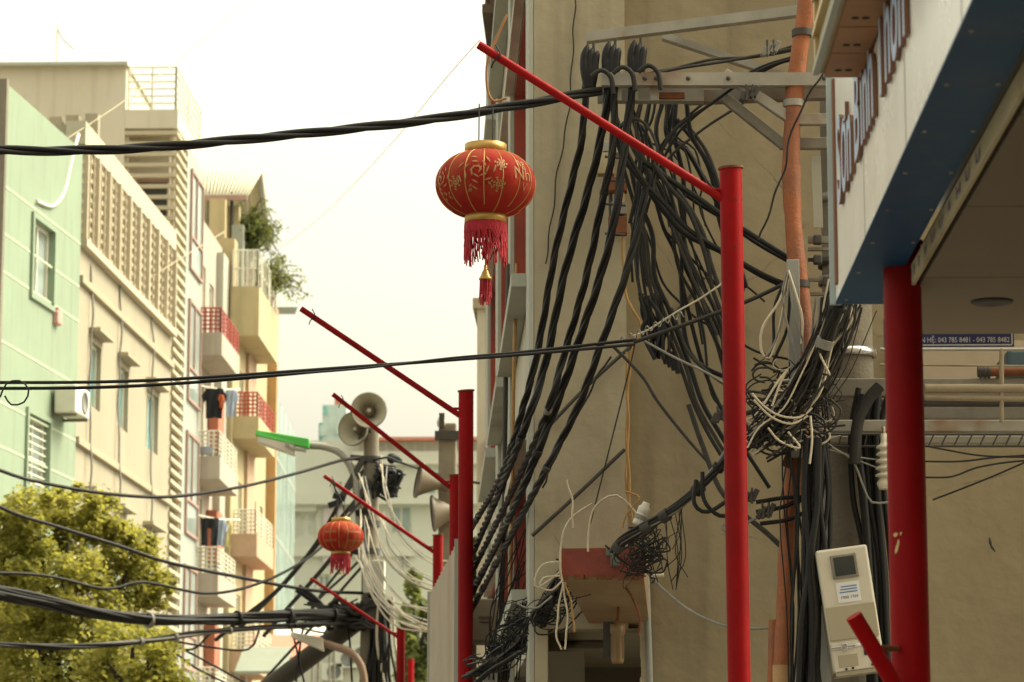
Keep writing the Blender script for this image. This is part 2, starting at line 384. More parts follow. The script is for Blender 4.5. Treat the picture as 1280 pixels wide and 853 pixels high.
def textmesh(body, size, extrude=0.0, bold=0.0):
    c = bpy.data.curves.new('lettering', 'FONT'); c.body = body; c.size = size; c.extrude = extrude; c.resolution_u = 3; c.offset = bold
    o = bpy.data.objects.new('lettering', c); COL.objects.link(o)
    dg = bpy.context.evaluated_depsgraph_get(); me = bpy.data.meshes.new_from_object(o.evaluated_get(dg))
    vs = [v.co.copy() for v in me.vertices]; fs = [tuple(p.vertices) for p in me.polygons]; nz = [abs(p.normal.z) for p in me.polygons]
    bpy.data.objects.remove(o); bpy.data.curves.remove(c); bpy.data.meshes.remove(me)
    return vs, fs, nz
#SETTING
# ================================================================== the ground
def sheet(name, poly, z, m, h=0):
    mb = MB(); n = len(poly)
    top = [Vector((x, y, z)) for x, y in poly]
    mb.add(top, [tuple(range(n))])
    if h:
        bot = [v - Vector((0,0,h)) for v in top]
        mb.add(top+bot, [(i, (i+1)%n, n+(i+1)%n, n+i) for i in range(n)])
    return mb.build(name, m, kind='structure')
sheet('ground', [(-400,-300),(400,-300),(400,700),(-400,700)], 0, earth)
sheet('road', [(-6.6,-60),(-.2,-60),(-.2,14),(-1.5,21),(-3.2,40),(-4.6,60),(-5.2,140),(-8.6,140),(-7.6,60),(-7.2,40)], .004, asphalt)
redge = [(-.05,-60),(-.05,14),(-1.35,21),(-3.05,40),(-4.45,60),(-5.05,140)]
sheet('pavement', redge+[(14,140),(14,-60)], .125, paving, .2)
sheet('pavement_across', [(-20,-60),(-6.8,-60),(-7.4,40),(-7.8,60),(-8.8,140),(-20,140)], .125, paving, .2)
kb = MB()
for a, b in zip(redge, redge[1:]): kb.bar((a[0]-.075,a[1],.06), (b[0]-.075,b[1],.06), .148, .15)
kb.build('kerb', kerbm, kind='structure')

# ================================================================== across the street: green house
def FX(px, d, py=600): return P(px, py, d).x
gA, gB = (-9.69, 47.8), (-9.26, 52.6)
F = Facade(gA, gB); L = F.len
G = thing('green_house', 'mint green house with grooved walls and narrow sliding windows', 'house', F.A)
def rect(f, x0, x1, y0, y1):
    a, z1 = f.hit(x0, y0); _, z0 = f.hit(x0, y1); b, _ = f.hit(x1, y0); return (a, b, z0, z1)
h1 = rect(F, 41, 67, 272, 368); h2 = rect(F, 34, 61, 516, 606); h3 = (h2[0], h2[1], h2[2]-3.2, h2[3]-3.2)
mb = MB(); F.wall(mb, 0, L, 0, 14.1, [h1, h2, h3]); shell(mb, F, 0, 14.1, 11)
mb.build('wall', green, G)
mb = MB(); F.box(mb, -.12, -.005, 0, 14.18, -11, .01); mb.build('party_wall', concrete, G)
for (x, y) in ((5,232),(5,292),(5,340),(5,428),(5,505),(5,560)):
    _, z = F.hit(x, y); m = MB(); F.box(m, .005, L-.005, z-.02, z+.02, -.01, .006); m.build('groove_strip', greeng, G)
for h in (h1, h2, h3):
    wo = window(F, h, G, mull_n=1, depth=.15)
    m = MB(); e = .09
    for q in ((h[0]-e,h[1]+e,h[3],h[3]+e),(h[0]-e,h[1]+e,h[2]-e,h[2]),(h[0]-e,h[0],h[2],h[3]),(h[1],h[1]+e,h[2],h[3])): F.box(m, *q, -.005, .05)
    m.build('surround', green, wo)
    if h is h2:
        for k in range(9):
            z = h[2]+.1+k*(h[3]-h[2]-.15)/8; m = MB(); F.box(m, h[0]+.02, h[1]-.02, z-.012, z+.012, -.05, -.03); m.build('grille_bar', railw, wo)
cable([(98,168),(88,205),(80,240),(66,258),(46,252)], [52.4,51.8,51.4,50.6,49.6], .035, pvc, 'loose white hose hanging down the green wall', name='drain_hose', cat='hose')
def aircon(name, F, a, z, label, w_=.8, h_=.56, o=.34, group=None):
    r = thing(name, label, 'air conditioner', F.pt(a, z, 0), group)
    m = MB(); F.box(m, a, a+w_, z, z+h_, .06, o); m.build('casing', acm, r, bevel=.03)
    M = Matrix.Translation(F.pt(a+w_*.62, z+h_*.5, o+.004)) @ F.n.to_track_quat('Z','Y').to_matrix().to_4x4()
    m = MB(); m.lathe([(0,0),(h_*.4,0),(h_*.4,.012),(h_*.34,.012),(h_*.34,.004)], M, 20); m.build('fan_grille', acfan, r)
    for q in (.1, w_-.14): m = MB(); F.box(m, a+q, a+q+.04, z-.05, z, -.02, o); m.build('bracket', oldsteel, r)
    return r
a, z = F.hit(63, 516)
aircon('air_conditioner', F, a, z, 'boxy outdoor air conditioner unit on the mint green wall', .95, .5, .45)
m = MB(); a, z = F.hit(66, 396); F.box(m, a, a+.3, z-.12, z+.12, -.02, .1); F.box(m, a+.1, a+.2, z+.12, z+.2, 0, .08)
m.build('wall_lamp', mat('pink_fitting', (.55,.3,.25)), label='small pinkish fitting under the upper window of the green house', cat='wall fitting', bevel=.03)

# ================================================================== beige house with louvre screen
F = Facade((-9.42, 53.4), (-9.14, 63.5)); L = F.len
B = thing('beige_house', 'beige house with a louvred top floor and three narrow teal windows', 'house', F.A)
wins = []
for z0, z1 in ((9.72,10.95),(6.7,7.95),(3.7,4.95)):
    for x0, x1 in ((113,127),(149,162),(185,200)):
        a0, _ = F.hit(x0, 420); a1, _ = F.hit(x1, 420); wins.append((a0, a1, z0, z1))
screen = (.12, L-.12, 12.72, 14.3)
mb = MB(); F.wall(mb, 0, L, 0, 14.8, wins+[screen], .22); shell(mb, F, 0, 14.8, 9)
mb.build('wall', beige, B)
m = MB(); F.box(m, -.03, L+.03, 14.42, 14.86, -.3, .07); m.build('parapet', beigetop, B)
m = MB(); F.box(m, .1, L-.1, 12.6, 14.3, -1.2, -.9); m.build('screen_back', oldsteel, B)
m = MB(); F.box(m, .35, .8, 12.75, 13.9, -.7, -.3); m.build('blue_barrel', mat('blue_plastic', (.04,.14,.4)), B)
for z in (11.9, 8.9, 5.9):
    m = MB(); F.box(m, -.02, L-.02, z-.09, z+.04, -.01, .09); m.build('moulding', beiget, B)
for h in wins:
    wo = window(F, h, B, glass=glasst, mull_n=1, depth=.16, fw=.05)
    m = MB(); F.box(m, h[0]-.15, h[1]+.15, h[3]+.14, h[3]+.21, -.01, .22); m.build('hood', beiget, wo)
posts = 9
for k in range(posts+1):
    a = screen[0]+(screen[1]-screen[0])*k/posts; m = MB(); F.box(m, a-.05, a+.05, 12.6, 14.42, -.1, .12); m.build('screen_post', louv, B)
nsl = 9
for k in range(nsl):
    z = 12.78+k*1.5/(nsl-1); m = MB(); F.box(m, .02, L-.1, z-.035, z+.035, -.08, .035); m.build('slat', louv, B)
for k in range(posts*3):
    a = .2+(L-.4)*k/(posts*3); m = MB(); F.box(m, a-.018, a+.018, 12.66, 14.4, .045, .075); m.build('slat', louv, B)
m = MB(); F.box(m, .02, L-.05, 12.5, 12.64, -.02, .14); m.build('screen_sill', louv, B)
for i, (x, y0) in enumerate(((113,330),(149,350),(189,385))):
    d0 = F.pt(F.hit(x,y0)[0],0,.1).y
    cable([(x,y0),(x+3,y0+60),(x-1,y0+150),(x+1,y0+260),(x-3,y0+330)], d0, .022, greyc, 'grey service wire running past the '+('near','middle','far')[i]+' teal window of the beige house', 'wires down the beige house', name='service_wire', jit=.01)
g = [(104,108),(96,102),(88,100)]
for i, px in enumerate((71, 92, 116)):
    p = P(px, 148 - i*2, 62); m = MB().bar(p - Vector((0,0,1.2)), p, .28, .28); m.build('roof_stub', beige, B)

# ================================================================== grey tower with wrap-round louvres
d0 = 64.4; X1, X2 = FX(157, d0, 110), FX(222, d0, 160); d1 = 68.7
T = thing('grey_tower_house', 'tall grey rendered house with wrap-round louvres and a glazed strip', 'house', (X2, d0, 0))
zt, zl, zs = 18.85, 17.85, 17.42
m = MB(); m.box(((X1-20)/2, (d0+69)/2, zt/2), (20+X1, 69-d0, zt)); m.build('upper_block', greyb, T)
m = MB(); m.box(((X1-20)/2-.0, d0+2.2, zt+.03), (20+X1+.12, 4.8, .07)); m.build('parapet_cap', whitetrim, T)
m = MB(); m.box(((X1+X2)/2+.003, (d0+d1)/2, (zs+zl)/2), (X2-X1, d1-d0, zl-zs)); m.build('terrace_slab', greyb, T)
m = MB(); m.box(((X1+X2-.3)/2+.003, d0+2.5, zs/2), (X2-X1-.3, 3.3, zs)); m.build('recessed_wall', greyb, T)
for k in range(4):
    zz = 15.9-k*3.0; m = MB(); m.box(((X1+X2)/2-.05, d0+.85, zz), (.62, .06, .9)); m.build('window', glassd, T)
    m = MB(); m.box(((X1+X2)/2-.05, d0+.84, zz+.5), (.74, .09, .08)); m.build('lintel', mull, T)
z = zs-.1; k = 0
for k in range(52):
    z = zs-.1-k*.245
    m = MB(); m.box(((X1+X2)/2, d0+.05, z), (X2-X1, .09, .085)); m.box((X2-.045, d0+.9, z), (.09, 1.6, .085)); m.build('slat', louv, T)
for (x, y) in ((X1+.05, d0+.12), (X2-.1, d0+.12), (X2-.08, d0+1.65)):
    m = MB(); m.box((x, y, (zs+4.2)/2), (.09, .08, zs-4.2)); m.build('louvre_post', louv, T)
Fg = Facade((X2, d0+1.72), (X2+.02, d1))
m = MB(); m.hexa([Fg.pt(0,0,-.3),Fg.pt(Fg.len,0,-.3),Fg.pt(Fg.len,zs-.01,-.3),Fg.pt(0,zs-.01,-.3)], [Fg.pt(0,0,0),Fg.pt(Fg.len,0,0),Fg.pt(Fg.len,zs-.01,0),Fg.pt(0,zs-.01,0)])
m.build('cladding', bluegrey, T)
for j in range(4):
    z1 = 17.0-j*3.05; z0 = z1-2.35
    wo = MB()
    for (b0,b1,c0,c1) in ((.5,Fg.len-.15,z0,z0+.07),(.5,Fg.len-.15,z1-.07,z1),(.5,.58,z0+.07,z1-.07),(Fg.len-.23,Fg.len-.15,z0+.07,z1-.07),(.58,Fg.len-.23,z0+.75,z0+.81),(1.35,1.41,z0+.81,z1-.07)):
        Fg.box(wo, b0,b1,c0,c1,-.01,.06)
    o = wo.build('window', mull, T)
    for (b0,b1,c0,c1) in ((.56,Fg.len-.21,z0+.05,z0+.77),(.56,1.37,z0+.79,z1-.05),(1.39,Fg.len-.21,z0+.79,z1-.05)):
        q = MB(); Fg.box(q, b0,b1,c0,c1,.002,.02); q.build('pane', glassl, o)
def railing(parent, pts, h, n_bars, vert=0, m=railw, r=.018, name='railing'):
    mb = MB()
    for a, b in zip(pts, pts[1:]):
        a = Vector(a); b = Vector(b)
        for k in range(n_bars+1):
            z = Vector((0,0,h*(k+1)/(n_bars+1))); mb.tube([a+z, b+z], r, 6)
        nv = max(1, vert)
        for k in range(nv+1):
            p = a.lerp(b, k/nv); mb.tube([p, p+Vector((0,0,h))], r*1.2, 6)
    return mb.build(name, m, parent)
railing(T, [(X1+.06,d0+.08,zl),(X2-.06,d0+.08,zl),(X2-.06,d1-.05,zl)], 1.0, 5, 2, r=.022)
p = P(71, 65, 66); MB().tube([p-Vector((0,0,.3)), p+Vector((0,0,.62))], .02).build('roof_rod', railw, T)
cable([(71,34),(78,48),(92,62)], 66, .012, greyc, parent=T, name='stay_wire')

# ================================================================== pink and yellow houses with balconies
def foliage(mb, c, rx, rz, n, size, ry=None, clumps=14, mi=0, seed=1, flat=1.0, spiky=False):
    R = random.Random(seed); ry = ry or rx; c = Vector(c)
    cl = []
    for i in range(clumps):
        while True:
            v = Vector((R.uniform(-1,1), R.uniform(-1,1), R.uniform(-1,1)))
            if .25 < v.length < 1: break
        if clumps > 30: v *= (.55+.45*v.length)/v.length**.5*.92
        cl.append((Vector((v.x*rx, v.y*ry, v.z*rz)), R.uniform(.22,.42) if clumps <= 30 else R.uniform(.13,.28)))
    for i in range(n):
        cc, cr = cl[R.randrange(clumps)]
        d = Vector((R.gauss(0,1), R.gauss(0,1), R.gauss(0,1))).normalized()*cr*(R.random()**.4)
        if clumps > 30 and R.random() < .3: cc = cc*R.uniform(.6,1.05); d = d*2.1
        p = c + cc + Vector((d.x*rx, d.y*ry, d.z*rz*1.1))
        s = size*R.uniform(.5, 1.5)
        e = Euler((R.uniform(-1,1), R.uniform(-1,1), R.uniform(0,6.28))).to_matrix()
        wdt = .28 if spiky else .42
        q = [e @ Vector(v)*s for v in ((0,-.6,0),(wdt,0,.08),(0,.65,-.05),(-wdt,0,.08))]
        mb.add([p+v for v in q], [(0,1,2,3)], False, mi)
def pot_plant(loc, label, rx, rz, n, size, seed, group=None, name='potted_plant', dz=.3):
    r = thing(name, label, 'plant', loc, group); loc = Vector(loc)
    m = MB(); m.lathe([(.0,0),(.13,0),(.19,.3),(.2,.3),(.17,.29),(0,.28)], Matrix.Translation(loc), 14); m.build('pot', brick, r)
    c = loc+Vector((0,0,.3+dz+rz*.6)); st = MB(); m = MB(); R = random.Random(seed)
    for k in range(int(n/36)):                      # arching twigs with leaves along them
        an = R.uniform(0, 6.28); o = R.uniform(.25, 1.15); up = R.uniform(.1, 1.25)
        tip = c+Vector((math.cos(an)*rx*o + .25*rx, math.sin(an)*rx*o, rz*up - rz*.8*o*o))
        mid = c.lerp(tip, .55)+Vector((0,0,rz*.4*R.uniform(.3,1)))
        q = catmull([loc+Vector((0,0,.25)), c.lerp(loc, .5)+Vector((R.uniform(-.1,.1),R.uniform(-.1,.1),0)), mid, tip], 12); st.tube(q, .011, 4, cap=False)
        for j in range(26):
            p = q[R.randint(len(q)//2-1, len(q)-1)] + Vector((R.gauss(0,.06), R.gauss(0,.06), R.gauss(0,.06)))
            e = Euler((R.uniform(-1.2,.3), R.uniform(-.8,.8), R.uniform(0,6.28))).to_matrix(); s_ = size*R.uniform(.5,1.3)
            m.add([p+e @ Vector(v)*s_ for v in ((0,0,0),(.2,.5,.05),(0,1.1,-.15),(-.2,.5,.05))], [(0,1,2,3)])
    st.build('stem', bark, r)
    m.build('leaves', leaf2, r); return r

def balcony(H, x0, x1, y0, y1, zb, par, m_, rail, rm, rh=.55, nb=4):
    """slab and low wall standing out to the street, railing above"""
    b = MB(); b.box(((x0+x1)/2, (y0+y1)/2, zb+.06), (x1-x0, y1-y0, .12)); o = b.build('balcony', m_, H)
    if par:
        b = MB(); t = .1
        b.box((x1-t/2, (y0+y1)/2, zb+.12+par/2), (t, y1-y0, par)); b.box(((x0+x1-t)/2, y0+t/2, zb+.12+par/2), (x1-x0-t, t, par))
        b.build('parapet', m_, o)
    if rail: railing(o, [(x0+.04,y0+.06,zb+.12+par),(x1-.05,y0+.06,zb+.12+par),(x1-.05,y1-.05,zb+.12+par)], rh, nb, 5, rm, .02)
    return o
FPk = Facade((-9.42, 68.75), (-9.38, 74.0))
K = thing('pink_house', 'narrow pinkish house with stacked balconies, washing and brick-red panels', 'house', FPk.A)
hk = []
for z in (13.3,10.35,7.6,4.8):
    hk += [(.5,1.15,z+.9,z+1.9),(1.7,2.3,z+.2,z+2.2),(3.0,3.8,z+.5,z+2.0)]
mb = MB(); FPk.wall(mb, 0, FPk.len, 0, 16.6, hk, .15); shell(mb, FPk, 0, 16.6, 8); mb.build('wall', pink, K)
for h in hk: window(FPk, h, K, glass=glassl if h[0] > 1 else glasst, depth=.12)
for i, z in enumerate((13.0, 10.05, 7.3, 4.5)):
    balcony(K, -9.38, -8.7, 68.85, 72.4, z, .42, pink, True, railred if i == 0 else railw, .6, 5)
m = MB(); FPk.box(m, 4.2, 5.2, 3, 16.3, .005, .18); m.build('corner_pier', whitetrim, K)
for z in (11.2, 8.4, 5.6):
    m = MB(); FPk.box(m, 3.1, 4.15, z, z+1.25, .01, .26); m.build('brick_panel', brick, K)
FY = Facade((-9.08, 74.1), (-9.0, 81.5))
Y = thing('yellow_house', 'tall yellow and peach house with balconies and orange edge trim', 'house', FY.A)
hy = []
for z in (14.6,11.6,8.7,5.8):
    hy += [(1.4,2.2,z+.2,z+2.1),(4.4,5.2,z+.7,z+2.0),(6.0,6.7,z+.7,z+2.0)]
mb = MB(); FY.wall(mb, 0, FY.len, 0, 16.9, hy, .15); shell(mb, FY, 0, 16.9, 8); mb.build('wall', yellow, Y)
for h in hy: window(FY, h, Y, glass=glassl, depth=.12)
for i, z in enumerate((11.75, 8.75, 5.85)):
    balcony(Y, -9.06, -8.42, 74.3, 78.2, z, .45, yellow if i == 0 else peach, True, railred if i == 0 else railw, .62, 5)
o = balcony(Y, -9.15, -8.42, 74.0, 78.6, 14.35, 1.15, yellow, True, railw, .95, 1)
for k in range(14):
    p = Vector((-9.1+.66*min(k,6)/6, 74.06 if k <= 6 else 74.06+(k-6)*.55, 15.6)); MB().tube([p, p+Vector((0,0,.95))], .018, 5).build('baluster', railw, o)
m = MB(); m.box((-8.87, 81.6, 8.2), (.25, .3, 16.4)); m.build('edge_trim', orangeedge, Y)
m = MB(); FY.box(m, 2.6, 4.2, 3, 16.4, .005, .09); m.build('peach_panel', peach, Y)
for (x, y) in ((-9.55, 74.3), (-9.3, 75.2)):
    m = MB(); m.box((x, y, 17.0), (.42, .3, 1.9)); m.build('roof_pier', yellow, Y)
m = MB(); m.box((-9.1, 75.0, 16.3), (.3, .4, 2.2)); m.build('roof_pier', bluegrey, Y)
# corrugated roof over the top terrace
R = thing('corrugated_roof', 'cream corrugated roof over the planted top terrace of the yellow house', 'roof', (-9.6, 75, 17.6))
e0, e1 = P(250, 244, 74.6), P(309, 244, 74.6); r0, r1 = P(250, 214, 78.4), P(327, 214, 78.4); b0, b1 = P(250, 308, 86), P(339, 308, 86)
mb = MB(); N = 60; vs = []
for i in range(N+1):
    t = i/N; off = Vector((0,0,.035*math.sin(i*math.pi/2)))
    vs += [e0.lerp(e1,t)+off, r0.lerp(r1,t)+off, b0.lerp(b1,t)+off]
mb.add(vs, [(3*i,3*i+3,3*i+4,3*i+1) for i in range(N)]+[(3*i+1,3*i+4,3*i+5,3*i+2) for i in range(N)], True)
o = mb.build('roof_sheet', corr, R); o.modifiers.new('solid','SOLIDIFY').thickness = .03
m = MB(); m.bar(e0-Vector((0,0,.08)), e1-Vector((0,0,.08)), .1, .12); m.build('eave_beam', mull, R)
m = MB(); m.bar(r1-Vector((.1,0,.1)), b1-Vector((.1,0,.1)), .08, .14); m.bar(e1-Vector((.1,0,.1)), r1-Vector((.1,0,.1)), .08, .14)
m.build('rafter', corrd, R)
for (px, d) in ((262,75),(290,75),(305,79),(312,84)):
    p = P(px, 250, d); MB().tube([Vector((p.x,p.y,15.5)), Vector((p.x,p.y,18.3))], .05, 6).build('roof_post', darksteel, R)
pot_plant(P(308, 352, 75.6), 'tall leafy plant under the corrugated roof on the top balcony', .75, 1.05, 3200, .14, 3, dz=.1)
pot_plant(P(334, 386, 77.5), 'spreading light green bush spilling over the yellow balcony edge', .8, .62, 2200, .13, 5, dz=.0)
pot_plant(P(268, 352, 74.8), 'small narrow shrub beside the grey tower cladding', .22, .55, 350, .16, 8, dz=.0)
def slab_thing(px0, px1, y0, y1, d, dep, label, mt, name, cat):
    a = P(px0, y1, d); b = P(px1, y0, d); m = MB(); m.box(((a.x+b.x)/2, d+dep/2, (a.z+b.z)/2), (b.x-a.x, dep, b.z-a.z)); return m.build(name, mt, label=label, cat=cat)
W = thing('white_canopy', 'pale slanted canopy jutting out behind the balcony bush', 'canopy', P(340, 393, 84))
q = [P(318,393,83), P(369,393,83), P(372,384,83), P(318,384,83)]; q2 = [P(318,366,90)-Vector((0,0,.3)), P(355,366,90)-Vector((0,0,.3)), P(355,361,90), P(318,361,90)]
MB().hexa(q, q2).build('canopy_slab', bluegrey, W)
m = MB(); m.bar(P(330,395,84), P(322,440,86), .08); m.build('bracket', oldsteel, W)
# washing
def garment(c, wd, h, mt, label, seed, name='shirt', trousers=False):
    R = random.Random(seed); c = Vector(c); mb = MB(); nx, nz = 8, 8; vs = []
    for s_ in (0, 1):
        for i in range(nx+1):
            for j in range(nz+1):
                u, v = i/nx-.5, j/nz
                w_ = wd*(1-.12*v)
                p = Vector((u*w_, .05*math.sin(i*1.7+j*.4)+(.045 if s_ else -.045), -v*h - (.1*h*abs(u) if v > .5 else 0)))
                vs.append(c+p)
    n1 = (nx+1)*(nz+1); fs = []
    for s_ in (0, 1):
        for i in range(nx):
            for j in range(nz):
                if trousers and j > 2 and i in (3, 4): continue
                a = s_*n1+i*(nz+1)+j; fs.append((a, a+nz+1, a+nz+2, a+1))
    mb.add(vs, fs, True)
    if not trousers:
        for sg in (-1, 1): mb.hexa([c+Vector((sg*wd*.45,-.05,-.02)), c+Vector((sg*wd*.45,.05,-.02)), c+Vector((sg*wd*.4,.05,-.3*h)), c+Vector((sg*wd*.4,-.05,-.3*h))],
                                   [c+Vector((sg*wd*.72,-.04,-.25*h)), c+Vector((sg*wd*.72,.04,-.25*h)), c+Vector((sg*wd*.58,.04,-.5*h)), c+Vector((sg*wd*.58,-.04,-.5*h))])
    return mb.build(name, mt, label=label, cat='clothing')
garment(P(268, 486, 68.7), .42, .68, clothk, 'black jacket drying outside the middle balcony of the pink house', 1, 'jacket')
garment(P(277, 494, 68.62), .1, .3, clotho, 'small orange cloth pinned over the black jacket', 3, 'cloth')
garment(P(289, 488, 69.6), .26, .62, clothb, 'pale blue shirt drying beside the black jacket', 2)
garment(P(262, 648, 68.7), .42, .62, clothk, 'black trousers drying over the lower balcony rail', 4, 'trousers', True)
garment(P(276, 650, 69.2), .24, .6, clothb, 'pale blue shirt drying beside the black trousers', 5)
garment(P(283, 652, 69.9), .22, .6, clothy, 'yellow shirt hung at the end of the lower washing line', 6)
for (a, b, d, lb) in (((248,482),(300,487),69.0,'thin washing line holding the black jacket'), ((246,644),(300,650),69.0,'thin washing line holding the black trousers')):
    cable([a, ((a[0]+b[0])/2, (a[1]+b[1])/2+2), b], (68.6, 71), .02, railw, lb, name='washing_line', cat='washing line')
m = MB(); p = P(257,568,68.95); m.lathe([(0,0),(.14,0),(.2,.16),(.21,.16),(.18,.15),(0,.05)], Matrix.Translation(p), 16); m.build('basin', clothb, label='pale blue plastic basin on the pink balcony rail', cat='basin')

# ================================================================== far end of the street
FT = Facade((FX(337,104), 104), (FX(369,118), 118))
TT = thing('glass_tower', 'pale green glass fronted building beyond the yellow house', 'building', FT.A)
mb = MB(); zt = 17.8; FT.wall(mb, 0, FT.len, 0, zt, []); shell(mb, FT, 0, zt, 12); mb.build('wall', glassg, TT)
for k in range(1, 6):
    m = MB(); a = FT.len*k/6; FT.box(m, a-.05, a+.05, 0, zt, .003, .012); m.build('mullion', bluegrey, TT)
for k in range(6):
    m = MB(); FT.box(m, 0, FT.len, 2.9*k+1, 2.9*k+1.12, .003, .01); m.build('transom', bluegrey, TT)
d = 125
Z = lambda y: P(400, y, d).z
E = thing('far_block', 'long pale block closing the far end of the street', 'building', (-8, d, 0))
FE = Facade((FX(330,d), d), (FX(640,d), d)); x0 = FE.A.x
def er(a, b, y0, y1): return (FX(a,d)-x0, FX(b,d)-x0, Z(y1), Z(y0))
he = [er(414,428,603,620), er(370,396,640,672), er(398,414,718,745), er(488,515,632,668) , er(470,476,672,690), er(370,390,788,812), er(500,512,690,712), er(530,560,600,620), er(575,590,610,640), er(440,455,600,620)]
mb = MB(); FE.wall(mb, 0, FE.len, 0, Z(551), he, .3); shell(mb, FE, 0, Z(551), 10); mb.build('wall', farb, E)
for i, h in enumerate(he): window(FE, h, E, glass=shutter if i == 1 else glassl, depth=.2, fw=.1, mull_n=1 if i != 4 else 0, rails=8 if i == 1 else 0)
for (a, b, y0, y1, o0, o1, mt, nm) in ((335,640,620,632,0,.5,farb,'ledge'), (440,640,549,553,-.5,.6,salmon,'roof_edge'), (440,640,566,582,0,.35,farb2,'balcony_band'), (405,438,636,705,.01,.12,mat('pale_poster',(.62,.52,.50)),'poster_board'),
                        (335,396,632,640,.0,.25,farb2,'lintel'), (345,520,684,696,0,.2,farb2,'band'), (345,520,753,763,0,.4,farb2,'ledge')):
    m = MB(); h = er(a, b, y0, y1); FE.box(m, *h, o0, o1); m.build(nm, mt, E)
for i in range(8):
    h = er(445+i*12, 448+i*12, 553, 567); m = MB(); FE.box(m, *h, -.1, .1); m.build('roof_post', farb2, E)
for i, (px, py, wd) in enumerate(((432,836,1.0),(417,852,.9),(452,830,.8))):
    a = FX(px-12, d)-x0; aircon('air_conditioner', FE, a, Z(py), ('white air conditioner box on the far pale block','lower white air conditioner box on the far pale block beside a round one','white air conditioner box behind the bent lamp arm')[i], wd, .75, .5)
V = thing('teal_building', 'stepped teal and white building top behind the far block', 'building', (FX(417,170), 170, 0))
for (a, b, y0, mt, nm) in ((398,434,528,tealb,'lower_storey'),(403,433,506,tealp,'upper_storey'),(418,426,498,salmon,'roof_tank')):
    p, q = P(a, y0, 170), P(b, y0, 170); m = MB(); m.box(((p.x+q.x)/2, 173 + (.1 if nm[0]=='u' else .2), p.z/2), (q.x-p.x, 6, p.z)); m.build(nm, mt, V)
for (a, b, y0, y1) in ((404,409,508,518),(420,431,530,543),(400,408,532,545)):
    p, q = P(a, y1, 170), P(b, y0, 170); m = MB(); m.box(((p.x+q.x)/2, 169.95, (p.z+q.z)/2), (q.x-p.x, .1, q.z-p.z)); m.build('panel', tealb if a == 404 else tealp, V)
# street stall awnings far down on the left
for (px, py, d_, wd, mt, lb) in ((352,806,78,2.0,salmon,'salmon red shop awning far along the left pavement'),(372,792,92,2.4,farb2,'pale cloth awning behind the salmon awning'),(330,822,72,1.2,mat('grey_green_awning',(.25,.28,.22)),'grey-green awning below the yellow house balconies')):
    p = P(px, py, d_); A = thing('shop_awning', lb, 'awning', (p.x, p.y, 0))
    m = MB(); m.hexa([p+Vector((-wd/2,-.9,-.45)), p+Vector((wd/2,-.9,-.45)), p+Vector((wd/2,-.9,-.38)), p+Vector((-wd/2,-.9,-.38))],
                     [p+Vector((-wd/2,.9,.25)), p+Vector((wd/2,.9,.25)), p+Vector((wd/2,.9,.32)), p+Vector((-wd/2,.9,.32))]); m.build('cloth', mt, A)
    for sx in (-1, 1):
        for sy, z_ in ((-.85,-.42),(.85,.22)): MB().tube([p+Vector((sx*wd*.45,sy,z_)), Vector((p.x+sx*wd*.45,p.y+sy,.1))], .03, 6).build('post', oldsteel, A)

# ================================================================== trees
def tree(name, label, base, top, rx, rz, n, size, lm, seed, clumps=40, ry=None):
    base = Vector(base); r = thing(name, label, 'tree', base); R = random.Random(seed); c = Vector((base.x, base.y, top-rz))
    m = MB(); f = base+Vector((0,0,(top-2*rz-base.z)*.7+.3))
    m.tube(catmull([base, base.lerp(f,.5)+Vector((.08,0,0)), f], 10), [.17-.004*i for i in range(len(catmull([base, base.lerp(f,.5), f],10)))], 10)
    m.build('trunk', bark, r)
    for k in range(11):
        a = k*2.4; tip = c+Vector((math.cos(a)*rx*R.uniform(.4,.85), math.sin(a)*(ry or rx)*.7, rz*R.uniform(-.3,.8)))
        q = catmull([f-Vector((0,0,.2)), f.lerp(tip,.45)+Vector((R.uniform(-.2,.2),0,R.uniform(0,.4))), tip], 9)
        MB().tube(q, [.085*(1-i/len(q))+.012 for i in range(len(q))], 6).build('limb', bark, r)
    m = MB(); foliage(m, c, rx, rz, n, size, ry=ry, clumps=clumps, seed=seed); m.build('crown', lm, r); return r
b = P(88, 800, 39); TR = tree('street_tree', 'bushy yellow-green street tree in front of the green and beige houses', (b.x,b.y,.12), P(88,625,39).z, 1.2, 1.5, 10, .088, leaf1, 11, 40, 1.1)
m = MB()
for i, (px, py, r_, n_) in enumerate(((45,655,58,2600),(105,642,46,2400),(160,690,46,2000),(62,722,70,3000),(140,742,56,2400),(192,735,34,1100),(120,795,62,2600),(20,790,66,2400),(188,800,36,1100),(75,850,80,2600),(150,870,60,1800),(5,700,40,1400),(135,662,26,700),(70,628,26,700))):
    foliage(m, P(px, py, 39+((i*37)%11-5)*.12), r_*39/3700, r_*39/3700*.8, int(n_*2.5), .05, ry=r_*39/3700, clumps=31+i%5, seed=40+i)
m.build('foliage', leaf1, TR)
b = P(10, 830, 41); tree('street_tree', 'smaller leafy tree partly behind the bushy street tree by the green house', (b.x,b.y,.12), P(10,648,41).z, .8, 1.3, 12000, .055, leaf1, 12, 60)
b = P(170, 850, 37); tree('street_tree', 'low bright green sapling at the foot of the beige house', (b.x,b.y,.12), P(170,772,37).z, .75, .7, 9000, .055, leaf1, 14, 40)
b = P(527, 850, 62); tree('street_tree', 'dark green tree standing beyond the leaning strut and white wires', (b.x,b.y,.12), P(527,730,62).z, .55, 1.2, 3000, .15, leaf2, 13, 26)
b = P(607, 850, 36); tree('street_tree', 'green tree glimpsed between the wires and the cream facade', (b.x,b.y,.12), P(607,665,36).z, .3, 1.0, 1600, .12, leaf2, 15, 18)
